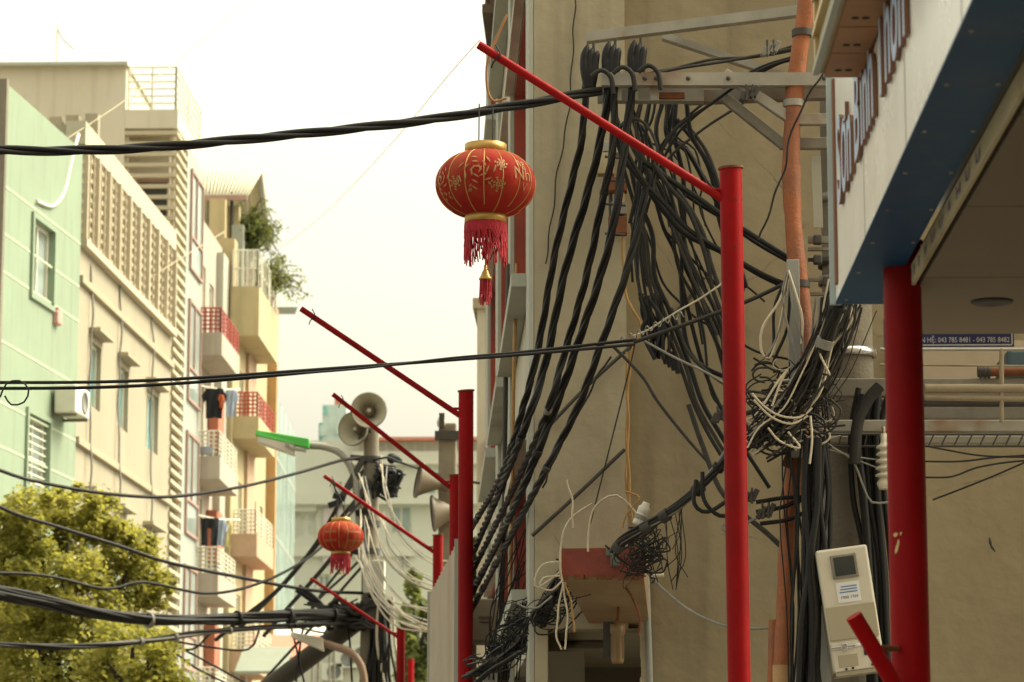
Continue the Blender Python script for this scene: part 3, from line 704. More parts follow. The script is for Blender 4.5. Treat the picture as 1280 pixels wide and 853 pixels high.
# ================================================================== right-hand grey building
DW = 17.0
H = thing('grey_building', 'grey brown rendered building whose blank side wall carries the cables', 'building', (-.3, DW, 0))
xL = FX(668, DW); xS = FX(784, DW+.12); zD = P(700, 786, DW).z; xO0, xO1 = FX(684, DW), FX(806, DW+.12)
HT = 12
mb = MB()
def wallxz(x0, x1, z0, z1, y, mi=0): mb.add([(x0,y,z0),(x1,y,z0),(x1,y,z1),(x0,y,z1)], [(0,1,2,3)], False, mi)
wallxz(xL, xS, zD, HT, DW); wallxz(xL, xO0, 0, zD, DW)
mb.add([(xS,DW,zD),(xS,DW+.12,zD),(xS,DW+.12,HT),(xS,DW,HT)], [(0,1,2,3)])
wallxz(xS, xO1, zD, HT, DW+.12, 1); wallxz(xO1, 9, 0, HT, DW+.12, 1)
mb.add([(xO0,DW,0),(xO0,DW,zD),(xO0,DW+.35,zD),(xO0,DW+.35,0)], [(0,1,2,3)]); mb.add([(xO1,DW+.12,0),(xO1,DW+.12,zD),(xO1,DW+.35,zD),(xO1,DW+.35,0)], [(0,1,2,3)], False, 1)
mb.add([(xO0,DW,zD),(xO1,DW,zD),(xO1,DW+.35,zD),(xO0,DW+.35,zD)], [(0,1,2,3)])
mb.add([(xL,DW,HT),(9,DW+.12,HT),(9,30,HT),(xL-.72,30,HT)], [(0,1,2,3)]); mb.add([(9,DW+.12,0),(9,30,0),(9,30,HT),(9,DW+.12,HT)], [(0,1,2,3)]); mb.add([(9,30,0),(xL-.72,30,0),(xL-.72,30,HT),(9,30,HT)], [(0,1,2,3)])
mb.build('wall', [greywall, greywall2], H)
# room behind the doorway
m = MB(); zc = zD+.1; y0, y1 = DW+.35, DW+5.5
m.add([(xO0-.1,y0,zc),(2,y0,zc),(2,y1,zc),(xO0-.38,y1,zc)], [(3,2,1,0)]); m.build('room_ceiling', roomceil, H)
m = MB(); m.add([(xO0-.45,y1,0),(2,y1,0),(2,y1,zc),(xO0-.45,y1,zc)], [(0,1,2,3)]); m.add([(2,y0,0),(2,y1,0),(2,y1,zc),(2,y0,zc)], [(0,1,2,3)]); 
m.build('room_wall', roomw, H)
m = MB(); m.add([(xO0-.6,y0,.14),(2,y0,.14),(2,y1,.14),(xO0-.6,y1,.14)], [(0,1,2,3)]); m.build('room_floor', tilef, H)
c = P(737, 818, 19.6); m = MB(); m.lathe([(.06,0),(.06,-.02),(.17,-.03),(.19,-.015),(.19,0)], Matrix.Translation((c.x, c.y, zc-.004)), 20); m.build('ceiling_rose', oldsteel, H)
# street front
SF = Facade((xL, DW), (xL-.72, 30), side=-1)
Lf = SF.len
def zat(px, py): return SF.hit(px, py)[1]
cols = [(0,.55),(3.9,4.5),(7.6,8.5),(11.8,13.0)]
fl = [(3.1,3.95),(5.0,6.95),(8.0,9.8),(10.3,11.6)]
holes = [(cols[i][1]+.02, cols[i+1][0]-.02, z0, z1) for i in range(3) for z0, z1 in fl if cols[i+1][0]-cols[i][1] > 1]
mb = MB(); holes.append((1.0, 9.0, .3, 2.75)); SF.wall(mb, 0, Lf, 0, HT, holes, .34); nh = 4*len(holes); holes.pop()  # last hole: ground-floor opening added to let light into the room
mb.mi = mb.mi[:-nh]+[1]*(nh-4)+[0]*4; mb.build('street_wall', [creamcol, redpanel], H)
for (a, b_) in cols:
    m = MB(); SF.box(m, a, b_, 0, HT-.02, .003, .03); m.build('pilaster', whitetrim, H)
for h in holes:
    m = MB(); SF.box(m, h[0], h[1], h[2], h[3], -.45, -.3); o = m.build('window', redpanel, H)
    m = MB(); SF.box(m, h[0], h[1], (h[2]+h[3])/2-.03, (h[2]+h[3])/2+.03, -.3, -.2); m.build('rail', creamcol, o)
    m = MB(); SF.box(m, h[0]-.1, h[1]+.1, h[3]+.02, h[3]+.10, .005, .07); m.build('hood', creamcol, o)
    m = MB(); SF.box(m, h[0]-.1, h[1]+.1, h[2]-.10, h[2]-.02, .005, .12); m.build('sill', whitetrim, o)
p = P(627, 10, 23); m = MB(); m.box((p.x+.03, p.y+.7, p.z+.4), (.24, 1.6, 1.0)); m.box((p.x, p.y+.7, p.z-.06), (.3, 1.8, .07)); m.box((p.x, p.y+.7, p.z+.3), (.3, 1.8, .07)); m.build('balcony', mat('dirty_concrete', (.16,.12,.08), .9, var=.3, bump=.3), H)
# narrow building behind
m = MB(); a, b_ = FX(596, 34), FX(640, 34); N_ = thing('narrow_building', 'narrow pale rendered building just beyond the cream facade', 'building', (a, 34, 0))
zt = P(600, 385, 34).z; m.box(((a+b_)/2, 35.5, zt/2), (b_-a, 3, zt)); m.build('wall', creamcol, N_)
m = MB(); m.box(((a+b_)/2, 35.5, zt+.05), (b_-a+.1, 3.1, .12)); m.build('coping', greywall, N_)
m = MB(); q = P(611, 568, 33.9); m.box((q.x, 33.95, q.z), (.09, .1, .36)); m.build('wall_plate', brick, N_)
# drains and wires on the cream front
for px, r_, mt, d_, lb in ((640,.012,ochre,18.6,'thin ochre wire running down the cream front of the grey building'), (630,.018,darksteel,21,'dark downpipe on the cream front of the grey building')):
    pts = [P(px+6, 330, d_), P(px+2, 480, d_), P(px, 640, d_+.2), P(px-4, 800, d_+.4)]
    cable(None, None, r_, mt, lb, name='downpipe', world=catmull(pts, 24), cat='pipe')

# red canopy over the doorway
Cn = thing('red_canopy', 'red-brown concrete canopy slab with stained underside over the dark doorway', 'canopy', P(755, 786, DW))
df = 16.15
f0, f1 = P(702,686,df), P(805,684,df); g0, g1 = P(702,720,df), P(805,723,df)
w0, w1 = P(740,786,DW+.1), P(812,786,DW+.1)
t0, t1 = Vector((w0.x,w0.y,f0.z+.02)), Vector((w1.x,w1.y,f1.z+.02))
mb = MB(); mb.add([f0,f1,g1,g0,w0,w1,t1,t0], [(0,1,2,3)], False, 0); mb.add([g0,g1,w1,w0], [(0,1,2,3)], False, 1); mb.add([f0,f1,t1,t0], [(0,1,2,3)], False, 0)
mb.add([f0,g0,w0,t0], [(0,1,2,3)], False, 1); mb.add([f1,g1,w1,t1], [(0,1,2,3)], False, 1)
mb.build('slab', [redcanopy, soffitm], Cn)
m = MB()
for k in range(7):
    x = f0.lerp(f1, .05+k*.14 + rnd.uniform(-.04,.04)); m.box((x.x, df+.004, g0.z-.008), (rnd.uniform(.02,.06), .02, rnd.uniform(.02,.04)))
m.build('spalled_edge', rustm, Cn, kind='stuff')
c = P(772, 765, 16.7)
Ft = thing('water_filter', 'amber ribbed water filter cartridge hanging under the red canopy', 'water filter', P(772, 830, 16.7))
cyl = [(r_*.78, h_*.82) for r_, h_ in [(.0,.0),(.04,.0),(.045,.02),(.045,.20),(.055,.21),(.055,.27),(.03,.275),(.02,.30),(0,.3)]]
q = P(772, 830, 16.7); m = MB()
m.lathe(cyl, Matrix.Translation(q), 20); m.build('housing', filterm, Ft)
for k in range(10):
    a = k*math.pi/5; m = MB(); m.box(q+Vector((.036*math.cos(a), .036*math.sin(a), .09)), (.005,.005,.13)); m.build('rib', filterm, Ft)
m = MB(); m.box(q+Vector((-.05,.06,.14)), (.06,.03,.2)); m.build('mounting_plate', darksteel, Ft)
cw = P(771, 752, 16.7)
m = MB(); m.tube(catmull([q+Vector((0,0,.23)), q+Vector((.006,0,.33)), q+Vector((-.008,0,.42)), q+Vector((.004,0,.5)), q+Vector((0,0,.56))], 14), .008, 6); m.build('hanger', rustm, Ft)
cable([(782,735),(792,750),(800,775),(798,795)], 16.3, .007, rustm, 'short rusty wire curl hanging under the red canopy', name='wire_curl')

# wall fittings
cable([(806,690),(809,760),(812,853),(813,900)], 16.95, .02, pvcgrey, 'grey conduit running down the wall right of the doorway', name='conduit', cat='pipe', n=10)
m = MB(); zz = [P(805,y,16.98) for y in range(715, 900, 12)]
for a, b_ in zip(zz, zz[1:]): m.box(((a+b_)/2)+Vector((rnd.uniform(-.008,.008),0,0)), (rnd.uniform(.03,.05), .05, (a-b_).length*1.05))
m.build('door_jamb', stripm, H)
m = MB(); m.tube([P(815,719,17.05), P(830,719,17.05)], .012, 8); m.tube([P(815,719,17.05), P(815,719,17.15)], .012, 8); m.build('pipe_stub', pvc, label='short white pipe stub sticking from the brown wall', cat='pipe')
B_ = thing('plastic_bottle', 'white plastic bottle wedged upside down in the cable bundle above the red canopy', 'bottle', P(798, 655, 15.6))
Mx = Matrix.Translation(P(797, 657, 15.6)) @ Euler((0, rad(22), 0)).to_matrix().to_4x4()
m = MB(); m.lathe([(0,0),(.028,0),(.032,.01),(.032,.06),(.028,.065),(.032,.07),(.032,.1),(.02,.115),(.02,.13),(0,.13)], Mx, 16); m.build('body', pvc, B_)
m = MB(); m.lathe([(.033,.03),(.0335,.032),(.0335,.055),(.033,.057)], Mx, 16); m.build('label_band', greyc, B_)
for pts, lb in (([(665,670),(720,620),(781,562)],'dark iron rod slanting up the pale wall near the corner'), ([(685,534),(735,482),(790,432)],'dark iron rod slanting up to the cable joint'), ([(838,398),(862,372),(880,347)],'short dark iron rod behind the fanning cables')):
    cable(pts, 16.96 if pts[0][0] < 800 else 17.1, .011, darksteel, lb, name='iron_rod', n=4, cat='rod')
cable([(738,655),(762,560),(787,460),(796,418)], 16.5, .004, black, 'thin straight black stay wire in front of the wall seam', name='stay_wire')
cable([(779,240),(780,350),(790,385),(801,412),(787,455),(785,560),(788,645)], 16.9, .0085, ochre, 'ochre yellow cable running down the wall seam', 'ochre seam cables', jit=.004)
cable([(783,440),(784,520),(783,600),(791,655)], 16.9, .007, ochre, 'ochre yellow cable running down the wall seam', 'ochre seam cables', jit=.004)
cable([(719,0),(716,60),(711,140),(698,210),(688,285),(682,330)], 16.98, .004, black2, 'thin dark wire meandering down the upper pale wall', jit=.006)
cable([(764,446),(742,480),(722,520),(700,555),(678,610)], 16.7, .006, black2, 'thin frayed wire slanting down in front of the pale wall', jit=.01)
Q = thing('fuse_bracket', 'rusty cream fuse plates stacked on the wall behind the twisted cables', 'fuse bracket', P(770, 292, 16.8))
for i, (x, y, wd, hg) in enumerate(((757,205,22,30),(772,232,24,18),(765,186,26,16),(774,262,20,16),(772,283,24,22))):
    p = P(x, y, 16.9); m = MB(); m.box(p, (wd*16.9/3700, .1, hg*16.9/3700)); m.build('plate', (stripm, rustm, galv, oldsteel, rustm)[i], Q, bevel=.004)
m = MB()
for y in (196, 225, 255, 292): m.tube([P(756,y,16.75), P(782,y+2,16.75)], .008, 6)
m.tube([P(762,180,16.95), P(764,296,16.95)], .012, 6); m.build('frame', darksteel, Q)

# ================================================================== red poles, arms
def red_pole(px, d, tip, base_y, label, arm_label, ztop=4.73, r=.0525, stub=None, tilt=0):
    b = P(px, 900, d); x = b.x; t = thing('red_pole', label, 'pole', (x, d, .12), 'red poles along the pavement')
    N_ = 13; zz = [.12+(ztop-.12)*i/(N_-1) for i in range(N_)]
    m = MB(); m.tube([(x+tilt*(z-2), d, z) for z in zz], r, 28); m.build('shaft', redpaint, t)
    m = MB(); M = Matrix.Translation((x+tilt*(ztop-2), d, ztop)) @ Euler((rad(3), rad(-4), 0)).to_matrix().to_4x4()
    m.lathe([(0,-.004),(r*1.14,-.004),(r*1.14,.006),(0,.006)], M, 24, smooth=False); m.build('cap_plate', rustm, t)
    m = MB(); m.lathe([(0,0),(.12,0),(.12,.012),(r,.012)], Matrix.Translation((x,d,.125)), 16, smooth=False); m.build('base_plate', redpaint, t)
    if tip:
        a = P(*base_y, d); a = Vector((x-r*.6, d, a.z)); q = P(tip[0], tip[1], d-.15)
        m = MB(); m.tube([a, a.lerp(q,.5), q], .0205, 12); o = m.build('arm', redarm, t)
        k = a.lerp(q, .075); m = MB(); m.tube([k, Vector((x-r*.5, d, k.z+.0))], .009, 6); m.build('stub_brace', redarm, o)
        k = a.lerp(q, .93); m = MB(); m.tube(catmull([k+Vector((0,0,.05)), k+Vector((.022,-.02,.0)), k+Vector((-.01,-.015,-.035)), k+Vector((-.02,0,-.06))],8), .004, 5); m.build('wire_tie', black, o)
    return t
red_pole(925, 13.6, (598,56), (905,252), 'red steel pole rising in front of the brown wall with a long arm', '', tilt=-.004)
red_pole(581.5, 20.5, (376,386), (573,521), 'tall red steel pole at the cream facade with long arm and translucent panel behind', '')
red_pole(568.5, 25.3, (416,493), (566,611), 'slim red pole right behind the tall one, arm crossing the horn speakers', '')
red_pole(546.5, 30.3, (405,595), (541,691), 'short-looking red pole beside the translucent panel, arm holding the small lantern', '')
red_pole(500.5, 36.6, (388,723), (497,797), 'distant red pole among white wires with an arm over the dark bundle', '', ztop=P(500,784,36.6).z)
red_pole(513, 48, None, None, 'bare distant red pole without an arm behind the others', '', ztop=4.55)
t = red_pole(1140, 9.75, None, None, 'thick red pole holding up the blue and white shop sign', '', ztop=3.58, r=.0635)
o = MB().tube([P(1150,912,9.7), P(1110,842,9.6), P(1067,770,9.55)], .0275, 14).build('arm', redpaint, t)
MB().tube([P(1088,810,9.58), P(1122,811,9.7)], .010, 8).build('stub_brace', rustm, o)
for (px_, py_, w_, h_) in ((1122,683,.0045,.024),(1120,668,.006,.007),(1126,667,.003,.006)):
    q = P(px_, py_, 9.75-.0635); m = MB(); ring = [q+Vector((w_*math.cos(a_)+.22*h_*math.sin(a_)+rnd.uniform(-.001,.001), -.001+(.012 if px_ < 1130 else 0), h_*math.sin(a_))) for a_ in [i*math.pi/5 for i in range(10)]]
    ring = [Vector((v.x, 9.75-math.sqrt(max(.0001, .0645**2-(v.x-P(1140,900,9.75).x)**2)), v.z)) for v in ring]
    m.add(ring, [tuple(range(10))]); m.build('paint_chip', goldtrim, t)

# ================================================================== lanterns
def lantern(px, py, d, R_, label, red, detail, tip_px):
    c = P(px, py, d); t = thing('paper_lantern', label, 'lantern', c - Vector((0,0,R_*2.5)), 'round red festival lanterns')
    V_ = R_*.64; n = 16; N_ = 96; prof = []
    for i in range(25):
        a = -1.22 + 2.44*i/24; prof.append((R_*math.cos(a)**.85, V_*math.sin(a)/math.sin(1.22)))
    mb = MB(); vs = []
    lob = lambda k: 1-.022*(1-abs(math.sin(k*math.pi*n/N_)))
    for r, h in prof:
        for k in range(N_):
            a = 2*math.pi*k/N_; rr = r*lob(k); vs.append(c+Vector((rr*math.cos(a), rr*math.sin(a), h)))
    mb.add(vs, [(i*N_+k, i*N_+(k+1)%N_, (i+1)*N_+(k+1)%N_, (i+1)*N_+k) for i in range(24) for k in range(N_)], True)
    sh = mb.build('shade', red, t)
    for k in range(n):
        a = 2*math.pi*k/n
        i0 = 0 if k % 2 else 3
        MB().tube([c+Vector((r*.984*math.cos(a), r*.984*math.sin(a), h)) for r, h in prof[i0:(24 if detail else 25)]], R_*.0105, 5).build('rib', gold, sh)
    rt, rb = prof[-1][0]*1.0, prof[0][0]
    m = MB(); m.lathe([(rt*.95,V_-.004),(rt*1.03,V_),(rt*1.03,V_+R_*.17),(rt*.97,V_+R_*.17),(rt*.95,V_)], Matrix.Translation(c), 32); m.build('top_collar', gold, t)
    m = MB(); m.lathe([(rb*.95,-V_+.004),(rb*1.02,-V_),(rb*1.04,-V_-R_*.14),(rb*.97,-V_-R_*.14),(rb*.95,-V_)], Matrix.Translation(c), 32); m.build('bottom_collar', gold, t)
    m = MB(); NF = 150 if detail else 60
    for k in range(NF):
        a = 2*math.pi*k/NF; L_ = R_*rnd.uniform(.5,.86) if rnd.random() < .62 else R_*rnd.uniform(.26,.42)
        p = c+Vector((rb*math.cos(a), rb*math.sin(a), -V_-R_*.12)); q = [p]
        dx = 0
        for j in range(1, 5):
            dx += rnd.uniform(-.012,.012); q.append(p+Vector((dx*R_*3*math.cos(a+1.6)+rnd.uniform(-.004,.004), dx*R_*3*math.sin(a+1.6), -L_*j/4)))
        m.tube(q, .0032 if detail else .006, 4, cap=False)
    m.lathe([(rb*1.0,-V_-R_*.12),(rb*1.03,-V_-R_*.2),(rb*1.02,-V_-R_*.34)], Matrix.Translation(c), 40); m.build('fringe', fringem, t)
    # pendant tassel
    b0 = -V_-R_*(.98 if detail else .8); z0 = c+Vector((0,0,b0)); sc = R_/.235
    m = MB(); m.tube([c+Vector((0,0,-V_)), z0], .004*sc, 5); m.build('tassel_cord', fringem, t)
    m = MB(); m.lathe([(0,0),(.008,-.002),(.008,-.02),(.014,-.03),(.022,-.05),(.030,-.062),(.030,-.07),(0,-.07)], Matrix.Translation(z0) @ Matrix.Scale(sc*(1 if detail else .6),4), 16); m.build('tassel_bell', gold, t)
    if detail:
        m = MB()
        for k in range(46):
            a = k*2.4; r_ = .024*math.sqrt((k+.5)/46)*1.1; p = z0+Vector((r_*math.cos(a), r_*math.sin(a), -.068))
            m.tube([p, p+Vector((rnd.uniform(-.004,.004),rnd.uniform(-.004,.004),-.06)), p+Vector((rnd.uniform(-.008,.008),rnd.uniform(-.008,.008),-rnd.uniform(.08,.125)))], .0024, 4, cap=False)
        m.build('tassel_threads', fringem, t)
    # hanger wires
    top = c.z+V_+R_*.1
    for sx in (-.032*sc, .032*sc):
        m = MB(); m.tube([c+Vector((sx,0,V_+R_*.05)), c+Vector((sx+.002,0,V_+R_*.05+(.225 if sx < 0 else .21)*sc))], .0035*sc, 5); m.build('hanger_wire', darksteel, t)
    # gold prints curved round the silk
    def prof_r(h):
        a = math.asin(max(-1, min(1, h*math.sin(1.22)/V_))); return R_*math.cos(a)**.85*lob(0 if False else 3)
    def onto(vs, th, h0):
        out = []
        for v in vs:
            h = h0+v.y; r_ = prof_r(h)*1.012; a = th + v.x/(R_*.97); out.append(c+Vector((r_*math.sin(a), -r_*math.cos(a), h)))
        return out
    def petal(th, h, ln, wd, rot):
        N__ = 8; pts = []
        for i in range(N__+1):
            s_ = i/N__-.5; pts.append((s_*ln, wd*math.cos(s_*math.pi)+.25*ln*s_*s_))
        for i in range(N__, -1, -1):
            s_ = i/N__-.5; pts.append((s_*ln, -wd*math.cos(s_*math.pi)*.4+.25*ln*s_*s_))
        cr, sr = math.cos(rot), math.sin(rot)
        v = [Vector((x*cr-y*sr, x*sr+y*cr, 0)) for x, y in pts]; f = [(i, i+1, 2*N__-i, 2*N__+1-i) for i in range(N__)]
        return onto(v, th, h), f
    if detail:
        m = MB(); Rr = random.Random(4)
        for (th, h, s_) in ((-.12,.02,1.15),(-1.05,.0,.9),(-.6,-.03,.5),(.3,-.045,.5),(.36,.05,.45)):
            for k in range(20):
                a = k*.9; rr = (.012+.0042*k)*s_*(1 if s_ > .8 else .9)
                m.add(*petal(th+rr*math.cos(a)/R_*1.0, h+rr*math.sin(a)*.8, .034*s_, .006, a+1.2))
            for k in range(6 if s_ > .8 else 0): m.add(*petal(th+Rr.uniform(-.28,.28), h-.075+Rr.uniform(-.02,.02), .02, .006, Rr.uniform(0,3)))
            m.build('gold_flower_print', goldp, sh); m = MB()
        for body, th, h, sz in (('Nhi', .62, -.012, .085), ('ng', .72, .052, .062), ('V', .86, -.062, .055)):
            vs, fs, _ = textmesh(body, sz); m = MB(); m.add(onto(vs, th, h), fs); m.build('gold_lettering', goldp, sh)
    else:
        for j in range(2):
            for th in (-.75, .45):
                m = MB()
                for k in range(7): m.add(*petal(th+k*.1, .03-j*.09, .035, .008, 1.3+.3*math.sin(k)))
                m.build('gold_flower_print', goldp, sh)
    return t
lantern(607, 231, 13.55, .237, 'large red lantern with gold ribs hanging in front of the cream facade', lanred, True, None)
lantern(426, 671, 30.1, .238, 'small weathered red lantern hanging before the far pale block', lanred2, False, None)
cable([(634,18),(622,45),(610,75),(608,100),(611,118),(618,127),(633,123)], [13.5]*7, .006, goldp, 'bent brass wire hook from the red arm to the large lantern', name='hook_wire', n=8, cat='hook')
cable([(417,600),(421,625),(420,652)], 30.12, .006, black, 'thin cord holding the small lantern', name='hanging_cord', cat='cord')
cable([(414,601),(428,630),(431,652)], 30.12, .006, black, 'thin cord beside the other one holding the small lantern', name='hanging_cord', cat='cord')

# ================================================================== sign, box above, awning
S = thing('shop_sign', 'long white shop sign with raised lettering and dark blue underside', 'sign', (.95, 10.4, 3.5))
sx0, sx1, sy0, sy1, sz0, sz1 = .885, 1.056, 5.2, 10.4, 3.5, 4.34
m = MB(); m.box(((sx0+sx1)/2, (sy0+sy1)/2, (sz0+sz1)/2+.01), (sx1-sx0, sy1-sy0, sz1-sz0-.02)); m.build('box', signblue, S, bevel=.004)
m = MB(); m.box((sx0-.004, (sy0+sy1)/2, (sz0+sz1)/2+.004), (.008, sy1-sy0-.03, sz1-sz0-.002)); m.build('face_panel', signwhite, S)
m = MB(); m.box((sx0-.008, sy1+.004, (sz0+sz1)/2), (.04, .02, sz1-sz0+.012)); m.build('edge_trim', signedge, S)
m = MB(); m.box(((sx0+sx1)/2-.008, (sy0+sy1)/2, sz0-.003), (sx1-sx0+.004, sy1-sy0-.004, .006)); m.build('underside_panel', signblue, S)
m = MB(); m.box((sx0-.012, sy1-.10, (sz0+sz1)/2), (.012, .05, sz1-sz0-.1)); m.build('seam_strip', letters, S)
for y_ in (9.25, 8.0, 6.75):
    MB().box((sx0-.0085, y_, (sz0+sz1)/2), (.002, .006, sz1-sz0-.004)).build('panel_joint', galv, S)
for k in range(9):
    for x_ in (sx0+.02, sx1-.02): MB().lathe([(0,-.003),(.006,-.003),(.007,0)], Matrix.Translation((x_, 10.3-k*.5, sz0-.006)), 8).build('screw', galv, S)
# lettering runs from the far end towards the near one
yy = 10.06; base_z = 3.78; size = .43
for ch in 'Sơn Bình Thôn':
    if ch == ' ': yy -= .10; continue
    vs, fs, nz = textmesh(ch, size, .007, .006)
    x_0 = min(v.x for v in vs); wd = max(v.x for v in vs)-x_0
    m = MB(); k = .84
    for f, nzv in zip(fs, nz):
        front = nzv > .9 and sum(vs[i].z for i in f)/len(f) > 0
        m.add([Vector((sx0-.010-.008-vs[i].z, yy-(vs[i].x-x_0)*k, base_z+vs[i].y)) for i in f], [tuple(range(len(f)))], False, 0 if front else 1)
    m.build('letter', [letterw, letters], S); yy -= wd*k+.03
# wood-coloured light box above it
Bx = thing('light_box', 'brown boarded light box with gold edge above the white shop sign', 'sign box', (.8, 9.2, 4.01))
bz = 4.015; by = 9.2; bx0, bx1 = .735, .874
m = MB(); m.box(((bx0+bx1)/2, (5.2+by)/2, bz+.4), (bx1-bx0, by-5.2, .78)); m.build('body', stripm, Bx)
yk = by
for k in range(12):
    L_ = .3; m = MB(); m.box(((bx0+bx1)/2+.006, yk-L_/2, bz+.002), (bx1-bx0-.02, L_-.012, .014)); o = m.build('soffit_board', brownsof, Bx)
    for q in (.3, .7): m = MB(); m.lathe([(0,-.001),(.012,-.001),(.012,.004)], Matrix.Translation((bx0+.03+.08*q, yk-.1, bz-.006)), 8); m.build('screw_hole', dark, o)
    yk -= L_
for k in range(3):
    m = MB(); m.box((bx0-.01, (5.2+by)/2, bz+.015+k*.12), (.02, by-5.2, .022)); m.build('gold_edge', (goldtrim if k else whitetrim), Bx)
m = MB(); m.box((bx0-.006, by-.02, bz+.4), (.016, .04, .78)); m.build('end_trim', goldtrim, Bx)
# awning ceiling to the right
A = thing('shop_building', 'shop with a brown panelled porch ceiling and lettered cream edge behind the blue sign', 'building', (1.2, 10, 0))
az = 3.43; ax0 = 1.078
for k in range(6):
    y1 = 10.66-k*1.1; m = MB(); m.box((ax0+1.32, y1-.54, az+.05), (2.6, 1.088, .1)); m.build('ceiling_panel', ceilm, A, bevel=.004)
m = MB(); m.box((ax0+1.34, 7.4, az+.13), (2.6, 6.1, .06)); m.build('ceiling_deck', dark, A)
m = MB(); m.box((ax0-.003, 7.2, az+.033), (.012, 6.4, .068)); o = m.build('cream_edge', stripm, A)
yy = 9.6
for ch in 'IIVUUƠHƯU':
    vs, fs, _ = textmesh(ch, .05, 0, .001); x_0 = min(v.x for v in vs); wd = max(v.x for v in vs)-x_0
    m = MB(); m.add([Vector((ax0-.0105, yy-(v.x-x_0)*3, az+.016+v.y*1.0)) for v in vs], fs); m.build('edge_letter', purple, o); yy -= wd*3+.12
m = MB(); m.lathe([(0,-.02),(.05,-.012),(.068,-.008),(.074,0),(.06,-.004),(.05,-.004),(0,-.004)], Matrix.Translation((P(1240,378,10.0).x, 10.0, az)), 28); m.build('ceiling_lamp', darksteel, A)
m = MB(); m.box((2.05, 6.9, 1.7), (.12, 7.2, 3.4)); m.build('unseen_shade_wall', pinkwall, A)  # out-of-view shop wall, set close to shade the brown wall's lower right
m = MB(); m.box((4.7, 6.7, 8.3), (6.9, 7.4, 9.4)); m.build('added_shade_storeys', pinkwall, A)  # unseen storeys, added to block sky from the right of the brown wall
DB = 10.9; q0, q1 = P(1218,421,DB), P(1268,433,DB); q0.x = P(1206,421,DB).x
Bn = thing('phone_banner', 'navy strip with white telephone numbers below the awning edge', 'sign', q0)
zb, ztp = q1.z, q1.z+.105; m = MB(); m.box(((q0.x-.3+q1.x)/2, DB+.01, (zb+ztp)/2), (q1.x-q0.x+.3, .012, ztp-zb)); m.build('board', navy, Bn)
m = MB(); m.box(((q0.x-.3+q1.x)/2, DB+.002, zb+.006), (q1.x-q0.x+.28, .004, .004)); m.box((q1.x-.008, DB+.002, (zb+ztp)/2), (.004, .004, ztp-zb-.014)); m.build('border', bannerw, Bn)
vs, fs, _ = textmesh('TẠI LIÊN HỆ: 043 785 8481 - 043 785 8482', .0275); tw_ = max(v.x for v in vs); kx = (P(1262,427,DB).x-P(1128,427,DB).x)/tw_; vs = [Vector((v.x*kx, v.y, 0)) for v in vs]; wdt = tw_*kx
m = MB(); x1_ = P(1262,427,DB).x; m.add([Vector((x1_-wdt+v.x, DB+.001, zb+.016+v.y)) for v in vs], fs); m.build('lettering', bannerw, Bn)
m = MB()
for x in (q1.x-.1, q0.x-.05): m.bar((x, DB+.03, ztp-.01), (x, 10.3, 3.5), .015)
m.build('hanger', galv, Bn)
# ================================================================== power pole, platform, crossarms
DP = 15.65
pc = P(1060, 440, DP)
U = thing('concrete_power_pole', 'thick banded concrete power pole behind the shop sign', 'utility pole', (pc.x, DP, .12))
m = MB(); m.tube([(pc.x, DP, z) for z in (.12,1,2,3,4,5,6,7,8)], [.15-.004*i for i in range(9)], 24); m.build('shaft', concrete, U)
for y, mt in ((443,chrome),(250,galv),(330,darksteel),(352,oldsteel),(100,galv)):
    zc_ = P(1060,y,DP).z; m = MB(); m.lathe([(.14,-.02),(.153,-.02),(.153,.02),(.14,.02)], Matrix.Translation((pc.x,DP,zc_)), 28); m.build('band', mt, U)
def beam(a, b, hpx, dep, mt, d, parent, name, thick=None):
    p, q = P(*a, d), P(*b, d); m = MB(); m.bar(p, q, dep, hpx*d/3700); return m.build(name, mt, parent, bevel=.004)
CA = thing('steel_crossarm', 'galvanised steel crossarm frame carrying the cable ends across the wall', 'crossarm', P(1040, 120, 15.4))
def channel(a, b, h, d, name, mt=galv):
    p, q = P(*a, d), P(*b, d); hh = h*d/3700; m = MB()
    m.bar(p, q, .012, hh); m.bar(p+Vector((0,.035,hh/2-.004)), q+Vector((0,.035,hh/2-.004)), .06, .008); m.bar(p+Vector((0,.035,-hh/2+.004)), q+Vector((0,.035,-hh/2+.004)), .06, .008)
    return m.build(name, mt, CA)
o = channel((752,99),(1046,99),17,15.25,'front_channel')
for x in (806, 820, 860, 910, 1030):
    m = MB(); m.lathe([(0,0),(.012,0),(.012,.006),(0,.006)], Matrix.Translation(P(x,99,15.25)+Vector((0,-.013,0))) @ Matrix.Rotation(rad(90),4,'X'), 10); m.build('bolt_hole', darksteel, o)
channel((747,119),(880,119),16,15.38,'rear_channel'); channel((860,121),(1034,115),16,15.42,'rear_channel', oldsteel)
for x in (772, 792, 818):
    m = MB(); m.box(P(x,119,15.32), (.05,.05,.075)); m.build('clamp_block', galv, CA, bevel=.006)
m = MB(); m.box(P(838,120,15.33), (.15,.03,.03)); m.build('rusty_plate', rustm, CA)
channel((733,46),(1004,12),13,16.3,'upper_bar'); channel((828,44),(985,96),9,16.5,'rear_brace')
for a, b, c_ in (((905,92),(990,150),(1046,150)), ((905,122),(978,180),(1040,180))):
    d_ = 15.3 if a[1] < 100 else 15.4
    m = MB(); m.bar(P(*a,d_), P(*b,d_), .05, .055); m.bar(P(b[0]-4,b[1],d_), P(*c_,d_), .05, .06); m.build('knee_brace', galv if d_ < 15.35 else oldsteel, CA, bevel=.004)
for y in (300, 312, 325, 350, 368):
    m = MB(); m.bar(P(1010,y,15.4), P(1050,y,15.4), .03, .016+.02*(y==300)); m.build('clamp_bar', darksteel if y % 2 else oldsteel, CA)
